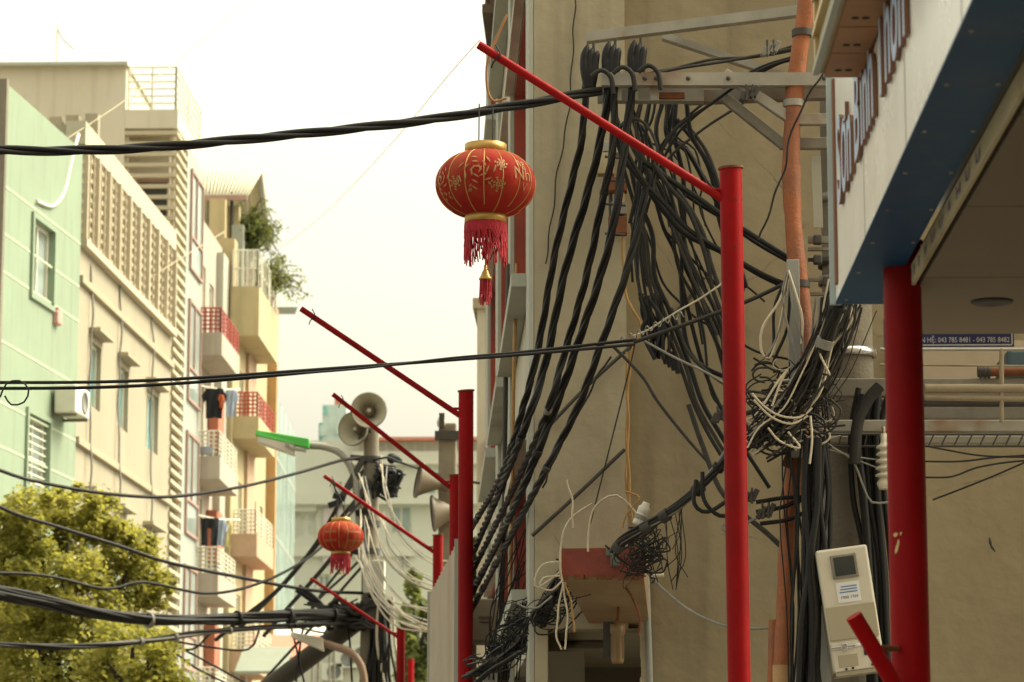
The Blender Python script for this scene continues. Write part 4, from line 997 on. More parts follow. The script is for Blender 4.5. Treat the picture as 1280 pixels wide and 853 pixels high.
for x, y in ((1022,300),(1022,325),(1034,352),(1028,380)):
    m = MB(); m.box(P(x,y,15.36), (.045,.05,.05)); m.build('clamp_block', darksteel, CA, bevel=.008)
m = MB(); m.bar(P(1020,195,15.5), P(1023,285,15.5), .012, .05); m.build('flat_strap', whitetrim, CA)
CH = thing('channel_post', 'grey steel channel post strapped to the orange pipe', 'post', P(992, 900, 15.1))
m = MB(); p, q = P(991,325,15.1), P(991,572,15.1); q.x = p.x; m.bar(q, p, .065, .03, up=(0,1,0)); m.build('channel', pvcgrey, CH, bevel=.004)
m = MB(); m.box(P(992,480,15.07), (.012,.01,.09)); m.build('blue_tag', mat('blue_tag',(.03,.25,.45)), CH)
OP = thing('orange_pipe', 'rust-orange wrapped pipe running up beside the power pole', 'pipe', P(977, 870, 15.25))
pts = [(1012,-40),(1008,10),(1000,60),(992,130),(989,200),(991,270),(997,340),(1005,400),(1006,450),(1002,520),(994,580),(988,650),(982,740),(979,835),(978,880)]
q = path(pts, 15.3, 60); m = MB(); m.tube(q, [.047+.003*math.sin(i*.8)+.002*math.sin(i*2.3) for i in range(len(q))], 16); m.build('pipe', orangepipe, OP)
m = MB(); m.tube([P(979,832,15.28), P(979,920,15.28)], .055, 14); m.build('lower_sleeve', woodm, OP)
m = MB(); m.tube([P(968,775,15.4), P(966,880,15.4)], .03, 10); m.build('side_pipe', orangepipe, OP)
for y in (35, 128, 352):
    k = min(range(len(q)), key=lambda i: abs(q[i].z-P(995,y,15.3).z)); m = MB(); m.tube([q[k]-Vector((0,0,.018)), q[k]+Vector((0,0,.018))], .056, 14); m.build('strap', galv if y == 128 else darksteel, OP)
m = MB(); m.box(P(986,574,15.23), (.05,.012,.09), Euler((0,rad(20),0)).to_matrix()); m.build('rusty_lug', rustm, OP)
# platform
PL = thing('transformer_platform', 'steel transformer platform with open mesh walkway behind the thick red pole', 'platform', P(1150, 560, 15.2))
for (x0, x1, y0, y1, d, mt, nm) in ((1014,1420,526,541,15.15,galv,'deck_beam'), (1030,1420,474,497,15.35,oldsteel,'upper_beam'), (1025,1420,500,508,15.6,darksteel,'dark_beam'), (1028,1420,509,525,15.8,oldsteel,'rear_beam'), (1018,1420,546,555,15.5,galv,'mesh_back_beam')):  # the dark steel member is a plain bar between upper and rear beams
    a, b = P(x0, (y0+y1)/2, d), P(x1, (y0+y1)/2, d); m = MB(); m.bar(a, b, .07, (y1-y0)*d/3700); m.build(nm, mt, PL, bevel=.005)
for y in (543, 558):
    m = MB(); m.tube([P(1012,y,15.1), P(1420,y,15.1)], .006, 6); m.build('mesh_rail', darksteel, PL)
for k in range(25):
    x = 1016+k*16; m = MB(); m.tube([P(x,559,15.1), P(x+(4 if x < 1120 else 8),542,15.1)], .0045, 5); m.build('mesh_bar', darksteel, PL)
for (pts, r_, mt) in (([(1156,486),(1290,486),(1420,485)],.024,pipeb), ([(1156,497),(1290,499),(1420,500)],.016,pipeb), ([(1100,437),(1290,437),(1420,437)],.009,galv), ([(1100,456),(1290,458),(1420,459)],.006,pipeb), ([(1252,436),(1252,528)],.012,pipeb)):
    m = MB(); m.tube(path(pts, 15.05, 12), r_, 10); m.build('pipe', mt, PL)
m = MB(); m.tube([P(1232,465,15.3), P(1420,462,15.3)], .025, 10); m.build('pipe', rustm, PL)
for k in range(6):
    m = MB(); p = P(1236-k*2.5, 465, 15.3); m.tube([p-Vector((.006,0,0)), p+Vector((.006,0,0))], .034-.004*(k%2), 12); m.build('coupling', darksteel, PL)
p = P(1300, 458, 15.9); m = MB(); m.box(p+Vector((0,0,0)), (.42,.5,.11)); m.build('transformer_case', bluedark, PL, bevel=.02)
m = MB(); p, q = P(1025,560,15.2), P(1025,870,15.2); m.bar((p.x,15.2,.12), p, .07, .05, up=(0,1,0)); p2 = P(1420,560,15.3); m.bar((p2.x,15.3,.12), p2, .08, .08, up=(0,1,0)); m.build('leg', pvcgrey, PL)
m = MB(); p = P(1210, 452, 17.08); m.box(p, (.85,.04,.24)); m.build('pale_patch', pinkwall, H)
IN = thing('insulator', 'ribbed cream porcelain insulator beside the thick red pole', 'insulator', P(1105, 612, 15.0))
q = P(1107, 612, 15.0); prof = [(0,0),(.035,0),(.045,.03),(.03,.055)]
z = .055
for k in range(5): prof += [(.026,z+.004),(.052-.002*k,z+.012),(.05-.002*k,z+.02),(.026,z+.032)]; z += .036
prof += [(.02,z+.01),(.02,z+.05),(0,z+.05)]
m = MB(); m.lathe(prof, Matrix.Translation(q), 20); m.build('body', porcelain, IN)
m = MB(); m.tube([q+Vector((0,0,z)), q+Vector((0,.05,z+.09))], .01, 6); m.build('pin', galv, IN)
# meter box
MX = thing('meter_box', 'tilted cream electricity meter box with small window and phone label', 'meter box', P(1066, 838, 15.2))
ang = rad(-7.6); Rm = Matrix.Rotation(ang, 3, 'Y').inverted() if False else Matrix.Rotation(ang, 3, 'Y')
mc = P(1063, 761, 14.88)
def mbx(u0, u1, v0, v1, y0, y1, mt, nm, parent=MX, bev=.004):   # u across and v up on the front, in metres from the centre
    m = MB(); u0, u1 = u0*1.1, u1*1.1; m = MB(); c_ = mc + Rm @ Vector(((u0+u1)/2, (y0+y1)/2, (v0+v1)/2)); m.box(c_, (u1-u0, y1-y0, v1-v0), Rm); return m.build(nm, mt, parent, bevel=bev)
mbx(-.118,.118,-.31,.31,0,.22,meterm,'case',bev=.012)
dr = mbx(-.112,.112,-.15,.02,-.008,.001,meterd,'door'); mbx(-.112,.112,-.305,-.16,-.006,.001,meterm,'lower_cover')
wf = mbx(-.058,.062,.155,.275,-.012,.002,oldsteel,'window_frame'); mbx(-.045,.049,.168,.262,-.0145,-.011,glassd,'window_pane',wf,.0)
lb_ = mbx(-.05,.056,.035,.135,-.003,.001,labelm,'paper_label',bev=0)
def mtext(body, sz, u, v, mt):
    vs, fs, _ = textmesh(body, sz); wd = max(x.x for x in vs); m = MB(); m.add([mc + Rm @ Vector((u-wd/2+x.x, -.0042, v+x.y)) for x in vs], fs); m.build('print', mt, lb_)
mtext('1900 1769', .021, .004, .052, inkblack)
for k in range(3): mbx(-.038+.004*k,.044,.082+k*.014,.088+k*.014,-.0042,-.003,inkblue,'print_line',lb_,0)
cl = mbx(-.118,-.0,-.195,-.178,-.014,-.005,chrome,'latch'); mbx(-.07,-.04,-.205,-.168,-.026,-.013,chrome,'latch_hook',cl); mbx(.0,.05,-.192,-.176,-.012,-.005,labelm,'seal_strip')
mbx(.03,.045,-.24,-.21,-.014,-.005,dark,'keyhole'); mbx(-.09,.0,-.285,-.225,-.0085,-.005,meterd,'cover_plate',bev=.002)
for u, v in ((-.06,-.297),(-.03,-.295),(.06,-.29),(.08,-.17)): mbx(u-.005,u+.005,v-.005,v+.005,-.012,-.005,dark,'screw',bev=0)
mbx(-.11,.13,-.328,-.306,.0,.2,meterd,'base_lip')

# ================================================================== far utility poles, horns, lamps
u1 = P(463, 700, 38); up1 = thing('utility_pole', 'concrete utility pole topped by two cream horn speakers', 'utility pole', (u1.x, 38, .12), 'concrete street poles')
zt1 = P(463, 535, 38).z; m = MB(); m.tube([(u1.x, 38, .12), (u1.x, 38, 3), (u1.x, 38, zt1)], [.16,.135,.095], 16); m.build('shaft', concrete, up1)
for y in (575, 610, 655, 690):
    m = MB(); zc_ = P(463,y,38).z; m.tube([(u1.x,38,zc_-.04),(u1.x,38,zc_+.04)], .125, 14); m.build('band', darksteel, up1)
b = P(468, 722, 37.75); m = MB(); m.box(b, (.27,.25,.42)); m.build('junction_box', farb, up1, bevel=.015)
m = MB(); m.box(b+Vector((0,0,-.42)), (.3,.2,.3)); m.build('junction_box', darksteel, up1, bevel=.015)
u2 = P(559, 700, 33.5); zt2 = P(559, 530, 33.5).z; up2 = thing('utility_pole', 'tapered concrete utility pole behind the red poles with brown horns', 'utility pole', (u2.x, 33.5, .12), 'concrete street poles')
m = MB(); m.bar((u2.x,33.5,.12), (u2.x,33.5,zt2), .2, .17, up=(0,1,0)); m.build('shaft', concrete, up2, bevel=.02)
m = MB(); m.box((u2.x, 33.4, zt2-.15), (.28,.1,.1)); m.box((u2.x-.06,33.35,zt2+.02), (.06,.06,.16)); m.build('head_bracket', darksteel, up2)
m = MB(); m.lathe([(0,0),(.04,0),(.05,.05),(.035,.1),(0,.13)], Matrix.Translation((u2.x-.07,33.38,zt2-.05)), 12); m.build('insulator_cap', porcelain, up2)
def horn(c, dirv, R_, label, mt, lm, hub):
    c = Vector(c); t = thing('horn_speaker', label, 'loudspeaker', c); M = Matrix.Translation(c) @ Vector(dirv).to_track_quat('Z','Y').to_matrix().to_4x4()
    prof = [(R_*1.02,.0),(R_,-.01),(R_*.82,-R_*.25),(R_*.55,-R_*.7),(R_*.3,-R_*1.15),(R_*.22,-R_*1.4)]
    m = MB(); m.lathe([(r_-.004,h) for r_, h in prof]+[(0,-R_*1.4)], M, 36); m.build('bell_inside', mt, t)
    m = MB(); m.lathe([(r_+.006,h+.002) for r_, h in prof]+[(R_*.32,-R_*1.4),(R_*.34,-R_*1.9),(R_*.28,-R_*2.0),(0,-R_*2.0)], M, 36); m.build('bell', mt, t)
    m = MB(); m.lathe([(R_*.985,.012),(R_*1.04,.006),(R_*1.04,-.02),(R_*1.0,-.02)], M, 36); m.build('rim', lm, t)
    m = MB(); m.lathe([(0,-R_*.22),(R_*.12,-R_*.24),(R_*.2,-R_*.32),(R_*.3,-R_*.55),(R_*.33,-R_*.72)], M, 24); m.build('throat_cone', hub, t)
    m = MB(); m.lathe([(0,-R_*.16),(R_*.1,-R_*.18),(R_*.12,-R_*.25)], M, 18); m.build('hub', hornm, t)
    return t
horn(P(461,513,37.6), (.03,-1,-.06), .225, 'round cream horn speaker facing down the street on the pole top', hornm, oldsteel, hornb)
horn(P(441,536,37.85), (-.55,-1,-.05), .215, 'cream horn speaker half hidden behind the round one', hornm, oldsteel, hornb)
horn(P(523,600,33.2), (-1,-.22,.2), .2, 'brownish horn speaker pointing left from the tapered pole', hornb, oldsteel, dark)
horn(P(541,642,33.3), (-1,-.12,-.1), .2, 'lower dusty horn speaker tucked behind the tapered pole', hornb, oldsteel, dark)
for nm, a, b, par in (('horn_bracket',P(463,545,37.95),P(461,530,37.9),up1),('horn_bracket',P(463,548,37.95),P(448,548,37.95),up1),('horn_bracket',P(540,604,33.35),P(556,606,33.5),up2),('horn_bracket',P(548,645,33.4),P(558,648,33.5),up2)):
    m = MB(); m.bar(a, b, .06, .06); m.build(nm, darksteel, par)
SLp = thing('street_lamp', 'green topped street lamp head on a curved grey arm', 'street lamp', P(448, 690, 38))
arm = path([(452,700),(449,660),(447,625),(441,590),(427,568),(407,559),(385,557)], 37.9, 24)
m = MB(); m.tube(arm, .048, 10); m.build('arm', galv, SLp)
a, b = P(320,543,37.8), P(387,556,37.8); a2, b2 = P(323,552,37.8), P(369,565,37.8)
m = MB(); tt = (b-a).normalized()
m.hexa([a+Vector((0,-.1,-.03)), a+Vector((0,.1,-.03)), a+Vector((.01,.07,.05)), a+Vector((.01,-.07,.05))], [b+Vector((0,-.1,-.06)), b+Vector((0,.1,-.06)), b+Vector((0,.08,.07)), b+Vector((0,-.08,.07))]); m.build('hood', lampgreen, SLp, bevel=.015)
m = MB(); m.hexa([a2+Vector((0,-.09,-.03)), a2+Vector((0,.09,-.03)), a2+Vector((0,.09,.07)), a2+Vector((0,-.09,.07))], [b2+Vector((0,-.09,-.06)), b2+Vector((0,.09,-.06)), b2+Vector((0,.09,.12)), b2+Vector((0,-.09,.12))]); m.build('lens', lamplens, SLp, bevel=.02)
m = MB(); m.box(P(359,556,37.7), (.05,.05,.05)); m.box(P(372,562,37.75), (.22,.12,.03), Matrix.Rotation(rad(10),3,'Y')); m.build('clip', galv, SLp)
SL2 = thing('street_lamp', 'bent lower street lamp with a bare brownish arm under the dark bundle', 'street lamp', P(455, 870, 37.6))
m = MB(); m.tube(path([(458,900),(455,850),(449,828),(437,815),(420,809),(405,804)], 37.6, 20), .05, 10); m.build('arm', mat('bare_brown_pipe',(.3,.2,.13),.6), SL2)
a, b = P(364,795,37.6), P(405,806,37.6); m = MB(); m.hexa([a+Vector((0,-.08,-.02)), a+Vector((0,.08,-.02)), a+Vector((0,.06,.05)), a+Vector((0,-.06,.05))], [b+Vector((0,-.1,-.09)), b+Vector((0,.1,-.09)), b+Vector((0,.08,.08)), b+Vector((0,-.08,.08))]); m.build('head', lamplens, SL2, bevel=.015)
ST = thing('pole_strut', 'thick dark leaning strut pole propping the utility pole', 'strut', (P(345,853,38.3).x, 38.3, .12))
a, b = P(452,772,38.1), P(345,853,38.3); b = a + (b-a)*((a.z-.1)/(a.z-b.z)); m = MB(); m.tube([a, a.lerp(b,.5), b], .13, 12); m.build('shaft', mat('dark_strut',(.07,.06,.045),.9,bump=.3), ST)
# translucent panel behind the tall red pole
SP = thing('sheet_panel', 'weathered translucent sheet panel standing edge-on behind the tall red pole', 'panel', P(556, 900, 22))
a = P(570,678,21.0); b = P(537,745,25.4); b.z = a.z; dn = Vector((0,0,-1)); m = MB(); N_ = 26
hh = a.z-.3
vs = []
for i in range(N_+1):
    p = a.lerp(b, i/N_)+Vector((.018*(i%2),0,0)); vs += [p, p+dn*hh]
m.add(vs, [(2*i,2*i+2,2*i+3,2*i+1) for i in range(N_)]); o = m.build('sheet', sheetm, SP); o.modifiers.new('solid','SOLIDIFY').thickness = .006
m = MB(); m.bar(a+Vector((.01,-.02,.02)), Vector((a.x+.01,a.y-.02,.12)), .04, .03, up=(0,1,0)); m.build('edge_post', whitetrim, SP); m = MB(); m.bar(b+Vector((0,.02,.02)), Vector((b.x,b.y+.02,.12)), .04, .03, up=(0,1,0)); m.build('edge_post', whitetrim, SP)
AB = thing('cream_cabinet', 'cream cabinet with a slotted handle on the cream front behind the tall red pole', 'cabinet', P(612, 800, 22.5))
p = P(610,775,22.5); m = MB(); m.box(p+Vector((0,.25,0)), (.26,.5,.32)); m.build('case', mat('cabinet_cream',(.40,.35,.24),.6), AB, bevel=.01)
m = MB(); m.box(p+Vector((-.02,-.006,.0)), (.09,.015,.03)); m.build('slot', meterd, AB)
m = MB(); m.box(p+Vector((-.02,-.012,.02)), (.1,.02,.012)); m.build('handle', oldsteel, AB)

# ================================================================== cables
BK = 'black cables fanning out below the steel crossarm'
# bundles spanning the street
twisted([(-1180,60),(-700,140),(-300,178),(0,188),(160,186),(330,172),(520,152),(640,133),(752,113)], (13.4,15.3), .0135, .9, 'twisted black cable spanning from the crossarm across the white sky', 3, m=[black, black2])
twisted([(-1180,380),(-700,448),(-300,478),(0,482),(200,478),(450,459),(640,443),(792,428)], (13.4,15.0), .0085, .12, 'paired black cable crossing the street below the large lantern', 2, spread=1.7)
cable([(792,428),(850,408),(905,388),(945,372),(986,352)], (15.0,15.1), .011, black2, 'dark cable continuing from the joint behind the red pole to the channel post', n=8)
cable([(250,476),(330,470),(450,461),(560,448),(650,440),(795,424)], (14.2,14.95), .0055, black, 'thin black wire just above the paired cable')
cable([(0,497),(8,480),(24,476),(36,487),(30,503),(14,506),(6,495)], 14.1, .0045, black, 'small loop of black wire hanging on the paired cable by the green house', cat='wire')
cable([(-140,528),(0,588),(60,605),(140,618),(215,621),(300,609),(370,592),(430,575),(462,572)], (32.5,38), .021, black2, 'sagging dark cable passing in front of the beige house to the utility pole')
cable([(-140,560),(0,634),(70,658),(150,683),(210,703),(300,722),(390,738),(460,742)], (32.5,38), .022, black2, 'dark cable descending over the tree top to the utility pole')
cable([(-140,716),(40,718),(130,736),(180,728),(260,742),(330,727),(395,690),(440,640),(462,612)], (32.5,38), .018, black2, 'slack dark wire looping through the tree to the utility pole')
twisted([(-140,712),(0,742),(60,753),(130,768),(200,776),(300,773),(400,768),(462,774)], (32.5,38), .024, .12, 'very thick sagging bundle of dark cables crossing before the tree', 12, m=[black2, black, black2], spread=2.9, rough=.8, name='cable_bundle', ties=5)
twisted([(-140,798),(0,806),(100,807),(190,801),(260,791),(350,783),(440,776),(462,776)], (32.5,38), .019, .3, 'thinner cable bundle sagging below the very thick one', 4, m=[black2, greyc, black], spread=1.4, rough=.8, name='cable_bundle', ties=5)
for i, pts in enumerate(([(458,585),(430,620),(395,680),(350,735),(300,775),(270,800)], [(456,612),(420,655),(380,700),(345,740),(300,785)], [(458,640),(440,665),(400,715),(360,760),(330,795)], [(460,655),(442,690),(405,738),(385,770)], [(460,690),(430,720),(400,748),(385,772)], [(460,700),(425,740),(398,775),(330,850)])):
    cable(pts, (38,42), .03 if i < 3 else .02, black2, 'dark cable slanting down left from the utility pole brackets', 'cables slanting from the far utility pole')
for pts in ([(200,800),(240,832),(280,853),(330,880)], [(190,795),(235,815),(300,850),(340,870)], [(262,793),(240,812),(205,806)], [(325,785),(310,812),(255,808),(200,798)], [(392,755),(378,790),(370,853)], [(360,770),(368,800),(384,870)], [(433,775),(437,800),(440,853)]):
    cable(pts, 38, .014, black2, 'loose dark wire hanging under the thick street bundle', 'loose wires under the street bundle')
twisted([(372,735),(395,752),(415,775)], 37.8, .03, .3, 'short black cable end sticking up above the thick bundle', 2, m=black)
BR = thing('cable_bracket', 'dark bracket of black clamps left of the horn speaker pole', 'bracket', P(440, 610, 37.9))
for a, b, w_ in (((455,572),(425,625),.09),((450,590),(420,632),.07),((462,600),(438,640),.06),((462,574),(438,572),.05)):
    MB().bar(P(*a,37.9), P(*b,37.9), w_, .07).build('clamp_arm', darksteel, BR)
for x, y in ((418,630),(424,622),(452,640),(446,660),(444,690)): MB().box(P(x,y,37.85), (.16,.1,.07), Matrix.Rotation(rnd.uniform(-.6,.6),3,'Y')).build('clamp', black, BR)
# right of far pole: dark coil and white wires
cable([(468,575),(485,572),(500,578),(530,588),(575,600),(640,610)], (37.9,31), .016, black, 'dark wire from the horn pole passing behind the red poles')
MB().tube(path([(484,575),(493,573),(502,577)], 37.4, 8), [.03,.06,.07,.07,.06,.05,.05,.04,.03][:len(path([(484,575),(493,573),(502,577)],37.4,8))], 8).build('cable_splice', black, label='black torpedo-shaped splice on the wire by the horn pole', cat='splice')
tg = MB(); R2 = random.Random(5)
for k in range(26):
    c0 = (484+R2.uniform(-10,12), 600+R2.uniform(-20,20)); pts = [(470+R2.uniform(-3,6), 575+R2.uniform(0,30))]
    for j in range(4): pts.append((c0[0]+R2.uniform(-12,14), 590+j*9+R2.uniform(-10,10)))
    tg.tube(path(pts, 37.8+R2.uniform(-.15,.15), 14), R2.choice([.012,.02,.03]), 5)
tg.build('wire_tangle', black, label='knot of tangled black wires on the horn speaker pole', cat='wires', kind='stuff')
WG = 'white wires draped from the horn pole'
for k, pts in enumerate(([(452,590),(462,640),(480,690),(510,720),(560,735)], [(478,575),(488,620),(505,670),(540,700),(575,708)], [(455,650),(465,695),(490,735),(520,752),(560,760)], [(452,668),(462,715),(485,755),(515,772),(560,776)], [(448,640),(455,690),(475,740),(505,768),(540,780)], [(474,640),(490,675),(515,710),(545,722)], [(450,700),(470,745),(500,775),(540,785)], [(452,690),(468,730),(492,762),(530,775)])):
    for j in range(3):
        q = [(x+rnd.uniform(-6,6), y+j*4+rnd.uniform(-5,5)) for x, y in pts]; cable(q, (37.6,32), .0085 if k < 6 else .011, (palec, greyc, palec)[j], 'pale wire drooping between the horn pole and the red poles', WG)
for k in range(9):
    x = 478+rnd.uniform(-8,18); q = [(x, 755+rnd.uniform(-10,8)), (x+rnd.uniform(-6,8), 800), (x+rnd.uniform(-4,14), 850), (x+rnd.uniform(0,20), 900)]
    cable(q, 37.5, .017, (palec, black2, black)[k%3], ('pale','dark','black')[k%3]+' wire hanging down below the white wires at the far pole', 'wires hanging at the far pole')
for k in range(8):
    x = 462+k*2.2; cable([(x, 735),(x+rnd.uniform(-5,4), 790),(x+rnd.uniform(-6,6), 860),(x, 920)], 37.75, .03, black, 'thick black cable running down the horn speaker pole', 'cables down the horn speaker pole')
tg = MB()
for k in range(60):
    c0 = (R2.uniform(405,470), R2.uniform(757,785)); pts = [(c0[0]+R2.uniform(-35,25), c0[1]+R2.uniform(-8,8)), (c0[0]+R2.uniform(-15,10), c0[1]+R2.uniform(-10,9)), c0, (c0[0]+R2.uniform(5,25), c0[1]+R2.uniform(-9,12))]
    tg.tube(path(pts, 37.8+R2.uniform(-.2,.2), 12), R2.choice([.012,.018,.03]), 5)
tg.build('wire_tangle', black2, label='mass of tangled dark wires where the street bundles meet the far pole', cat='wires', kind='stuff')

for px_, py_, d_, lb in ((-1180,380,13.4,'concrete utility pole across the street holding the twisted street cable'), (-142,640,32.5,'concrete utility pole before the green house holding the thick sagging bundle')):
    b = P(px_, py_, d_); t = thing('utility_pole', lb, 'utility pole', (b.x, d_, .12), 'concrete street poles')
    MB().tube([(b.x, d_, .12), (b.x, d_, 3), (b.x, d_, 7.4)], [.16,.135,.1], 16).build('shaft', concrete, t)
    for z_ in (3.9, 5.0, 5.6): MB().bar((b.x, d_-.2, z_), (b.x, d_+.2, z_), .08, .08).build('bracket', galv, t)
# five thick twisted drop cables with sleeves
TW = [([(738,72),(732,110),(728,170),(708,255),(692,325),(672,440),(655,505),(628,590),(585,668)],3),
      ([(762,68),(757,140),(738,228),(706,340),(680,462),(646,560),(592,690)],3),
      ([(768,95),(766,185),(752,255),(733,345),(706,440),(672,545),(592,712)],3),
      ([(797,65),(780,190),(768,275),(749,350),(722,430),(696,505),(648,622),(590,742)],3),
      ([(806,240),(798,285),(778,356),(748,440),(727,498),(702,550),(664,622),(588,765)],3)]
for i, (pts, st) in enumerate(TW):
    dd = [15.3+max(0,(760-x))/92*1.25 if x >= 640 else 16.93+(640-x)/52*5 for x, y in pts]
    twisted(pts, dd, .0112+.0012*(i%2), [1.3,1.1,1.4,1.2,1.3][i], ('first','second','third','fourth','fifth')[i]+' thick twisted black drop cable counted from the wall corner beside the cream facade', st, group='thick twisted drop cables', m=[black, black, black2], ties=4)
for i, (x, y) in enumerate(((737,78),(764,74),(796,72))):
    t = thing('shrink_sleeve_termination', ('black shrink-sleeved cable head at the end of the crossarm','black shrink-sleeved cable head in the middle of three on the crossarm','black forked cable head farthest along the crossarm')[i], 'cable head', P(x, y+30, 15.3))
    for k in range(3):
        dx = (k-1)*7; q = path([(x+dx*.9+4,y-22+k*4),(x+dx,y-2),(x+dx*.4,y+32)], 15.3, 10); m = MB(); m.tube(q, [.006,.016,.02,.022,.022,.024,.025,.025,.024,.022,.02,.02,.02][:len(q)], 8); m.build('sleeve', black, t)
    m = MB(); m.tube(path([(x+5,y-25),(x+5,y-10)], 15.3, 4), .008, 6); m.build('lug', darksteel, t)
    cable([(x+2,y+18),(x+14,y+10),(x+26,y+18),(x+30,y+40)], 15.2, .013, black2, parent=t, name='tail_loop')
LB = 'black cable drooping in the fan below the steel crossarm'
fan = [
 ([(1006,58),(970,66),(900,78),(840,88),(800,96)],.013,2), ([(1002,70),(945,88),(881,130),(845,160),(822,189),(808,228),(795,275),(790,310),(792,352)],.012,3),
 ([(1005,52),(950,70),(890,74),(820,92)],.011,1), ([(1008,80),(965,105),(920,134),(881,158),(841,193),(817,228),(799,264),(794,300)],.011,1),
 ([(761,125),(770,165),(780,207),(792,261),(797,300),(808,360)],.016,2), ([(775,160),(785,151),(801,158),(813,177),(817,200),(812,240)],.013,2),
 ([(845,150),(857,163),(876,189),(890,224),(899,266),(910,310)],.016,2), ([(805,205),(822,219),(845,235),(871,254),(902,275),(945,302),(990,330)],.018,2),
 ([(770,170),(782,200),(803,231),(829,261),(857,292),(904,318),(950,345),(988,362)],.017,2), ([(815,205),(834,233),(857,261),(874,294),(884,330),(893,365),(906,405)],.019,2),
 ([(812,215),(825,245),(838,266),(843,299),(850,335),(871,377),(890,412),(908,462)],.014,2), ([(806,228),(820,250),(829,285),(846,320),(857,370),(869,424),(881,462),(900,505),(930,562),(962,612)],.013,1),
 ([(797,262),(803,300),(808,347),(822,389),(838,427),(852,464),(866,505),(888,545),(915,590)],.015,3), ([(790,280),(794,300),(796,352),(808,405),(822,425)],.013,2),
 ([(803,280),(812,305),(829,352),(850,382),(871,398),(905,417),(945,440),(988,452)],.010,1), ([(835,290),(850,306),(871,328),(890,352),(903,372)],.012,1),
 ([(838,385),(848,408),(857,436),(876,459),(907,480),(945,492),(988,490)],.009,1), ([(766,434),(787,452),(806,476),(823,502),(860,552),(888,580)],.012,1),
 ([(800,130),(795,165),(802,200),(830,240),(838,285)],.012,1), ([(812,128),(806,170),(810,215),(800,262)],.012,1), ([(786,128),(798,180),(796,230),(788,280)],.013,2),
 ([(820,128),(815,150),(800,185),(790,230)],.011,1), ([(940,448),(965,460),(992,470)],.008,1), ([(930,502),(960,508),(990,500)],.009,2), ([(862,505),(880,560),(905,620),(960,668),(985,690)],.016,1)]
FL = ['black cable lying along the crossarm to the top of the orange pipe', 'black cable arching from the orange pipe top down into the cable knot', 'upper black cable running above the crossarm to the orange pipe', 'single black cable sweeping from the pipe top into the fan',
 'black cable dropping from the first cable head into the fan', 'black cable with a tight loop under the crossarm end', 'black cable arching over towards the red pole top', 'fat black cable running behind the red pole to the orange pipe',
 'fat black cable sagging lower behind the red pole to the channel post', 'thick black cable bending down close beside the red pole', 'black cable falling diagonally behind the middle of the red pole', 'long black cable passing behind the red pole to the splice boxes',
 'black cable hanging through the knot towards the foot of the fan', 'short black cable running straight into the knot', 'thin black cable levelling out behind the red pole', 'short black cable slanting above the iron rod',
 'thin black cable curving below the knot to the channel post', 'black cable bowing down from the dark cable joint', 'black cable crossing the fan under the crossarm middle', 'black cable hanging straight under the crossarm middle', 'black cable hanging under the middle cable head',
 'black cable crossing back under the farthest cable head', 'short thin black wire between red pole and channel post', 'black wire just above the pale nest loops', 'thick black cable running low behind the red pole to the orange pipe foot']
for fi, (pts, r_, ns) in enumerate(fan):
    for k in range(ns):
        q = [(x+k*6*(1 if i else .3)+rnd.uniform(-2,2), y+rnd.uniform(-2,2)-k*1.5) for i, (x, y) in enumerate(pts)]
        cable(q, 15.55+rnd.uniform(-.22,.4), r_*rnd.uniform(.6,.92), rnd.choice([black, black, black, black2, black2, dusty]), FL[fi], BK, n=7)
tg = MB()
for k in range(16):
    x = rnd.uniform(806,836); pts = [(x-8,370+rnd.uniform(-8,8)), (x+rnd.uniform(-8,8),395+rnd.uniform(-6,6)), (x+rnd.uniform(-6,10),415), (x+4+rnd.uniform(-4,8),440+rnd.uniform(-8,12))]
    tg.tube(path(pts, 15.4+rnd.uniform(-.05,.1), 12), rnd.choice([.007,.011]), 5)
for k in range(14):
    x0 = rnd.uniform(785,862); x1 = rnd.uniform(850,912); y1 = rnd.uniform(260,450); b_ = rnd.uniform(-12,34)
    q = [(x0,126), (x0+b_*.6-6, 170), (x0*.75+x1*.25+b_, 130+(y1-130)*.42), (x0*.35+x1*.65+b_*.7, 130+(y1-130)*.74), (x1, y1), (x1+rnd.uniform(10,45), y1+rnd.uniform(50,110)), (x1+rnd.uniform(50,85), y1+rnd.uniform(90,150))]
    cable(q[:rnd.choice([5,6,7,7])], 15.6+rnd.uniform(-.15,.7), rnd.choice([.006,.008,.011,.013]), rnd.choice([black, black, black2, dusty]), 'slack black cable curving through the fan behind the red pole', 'slack cables curving through the fan', n=6)
tg.build('wire_tangle', black, label='knot of black wire ends in the middle of the cable fan', cat='wires', kind='stuff')
for k in range(4):
    x = 828+k*5; MB().tube(path([(x,440),(x+5,455+4*k)], 15.42, 4), .016, 7).build('cable_end', black, label='stubby black sealed cable end hanging from the knot in the fan', cat='cable end', group='sealed cable ends in the fan')
cable([(792,420),(810,412),(845,391),(876,373),(905,352)], 15.2, .005, palec, 'pale wire spiralling along the dark cable joint', jit=.004)
hx = []; q = path([(775,426),(800,416),(830,402),(855,392)], 15.15, 60)
for i, p in enumerate(q): hx.append(p+Vector((0, .018*math.cos(i*.8), .018*math.sin(i*.8))))
cable(None, None, .0035, greyc, 'grey binding wire coiled round the dark cable joint', world=hx, name='binding_wire')
cable([(799,423),(845,448),(881,465),(907,480),(925,488)], 15.2, .0065, greyc, 'grey wire slanting from the cable joint to behind the red pole')
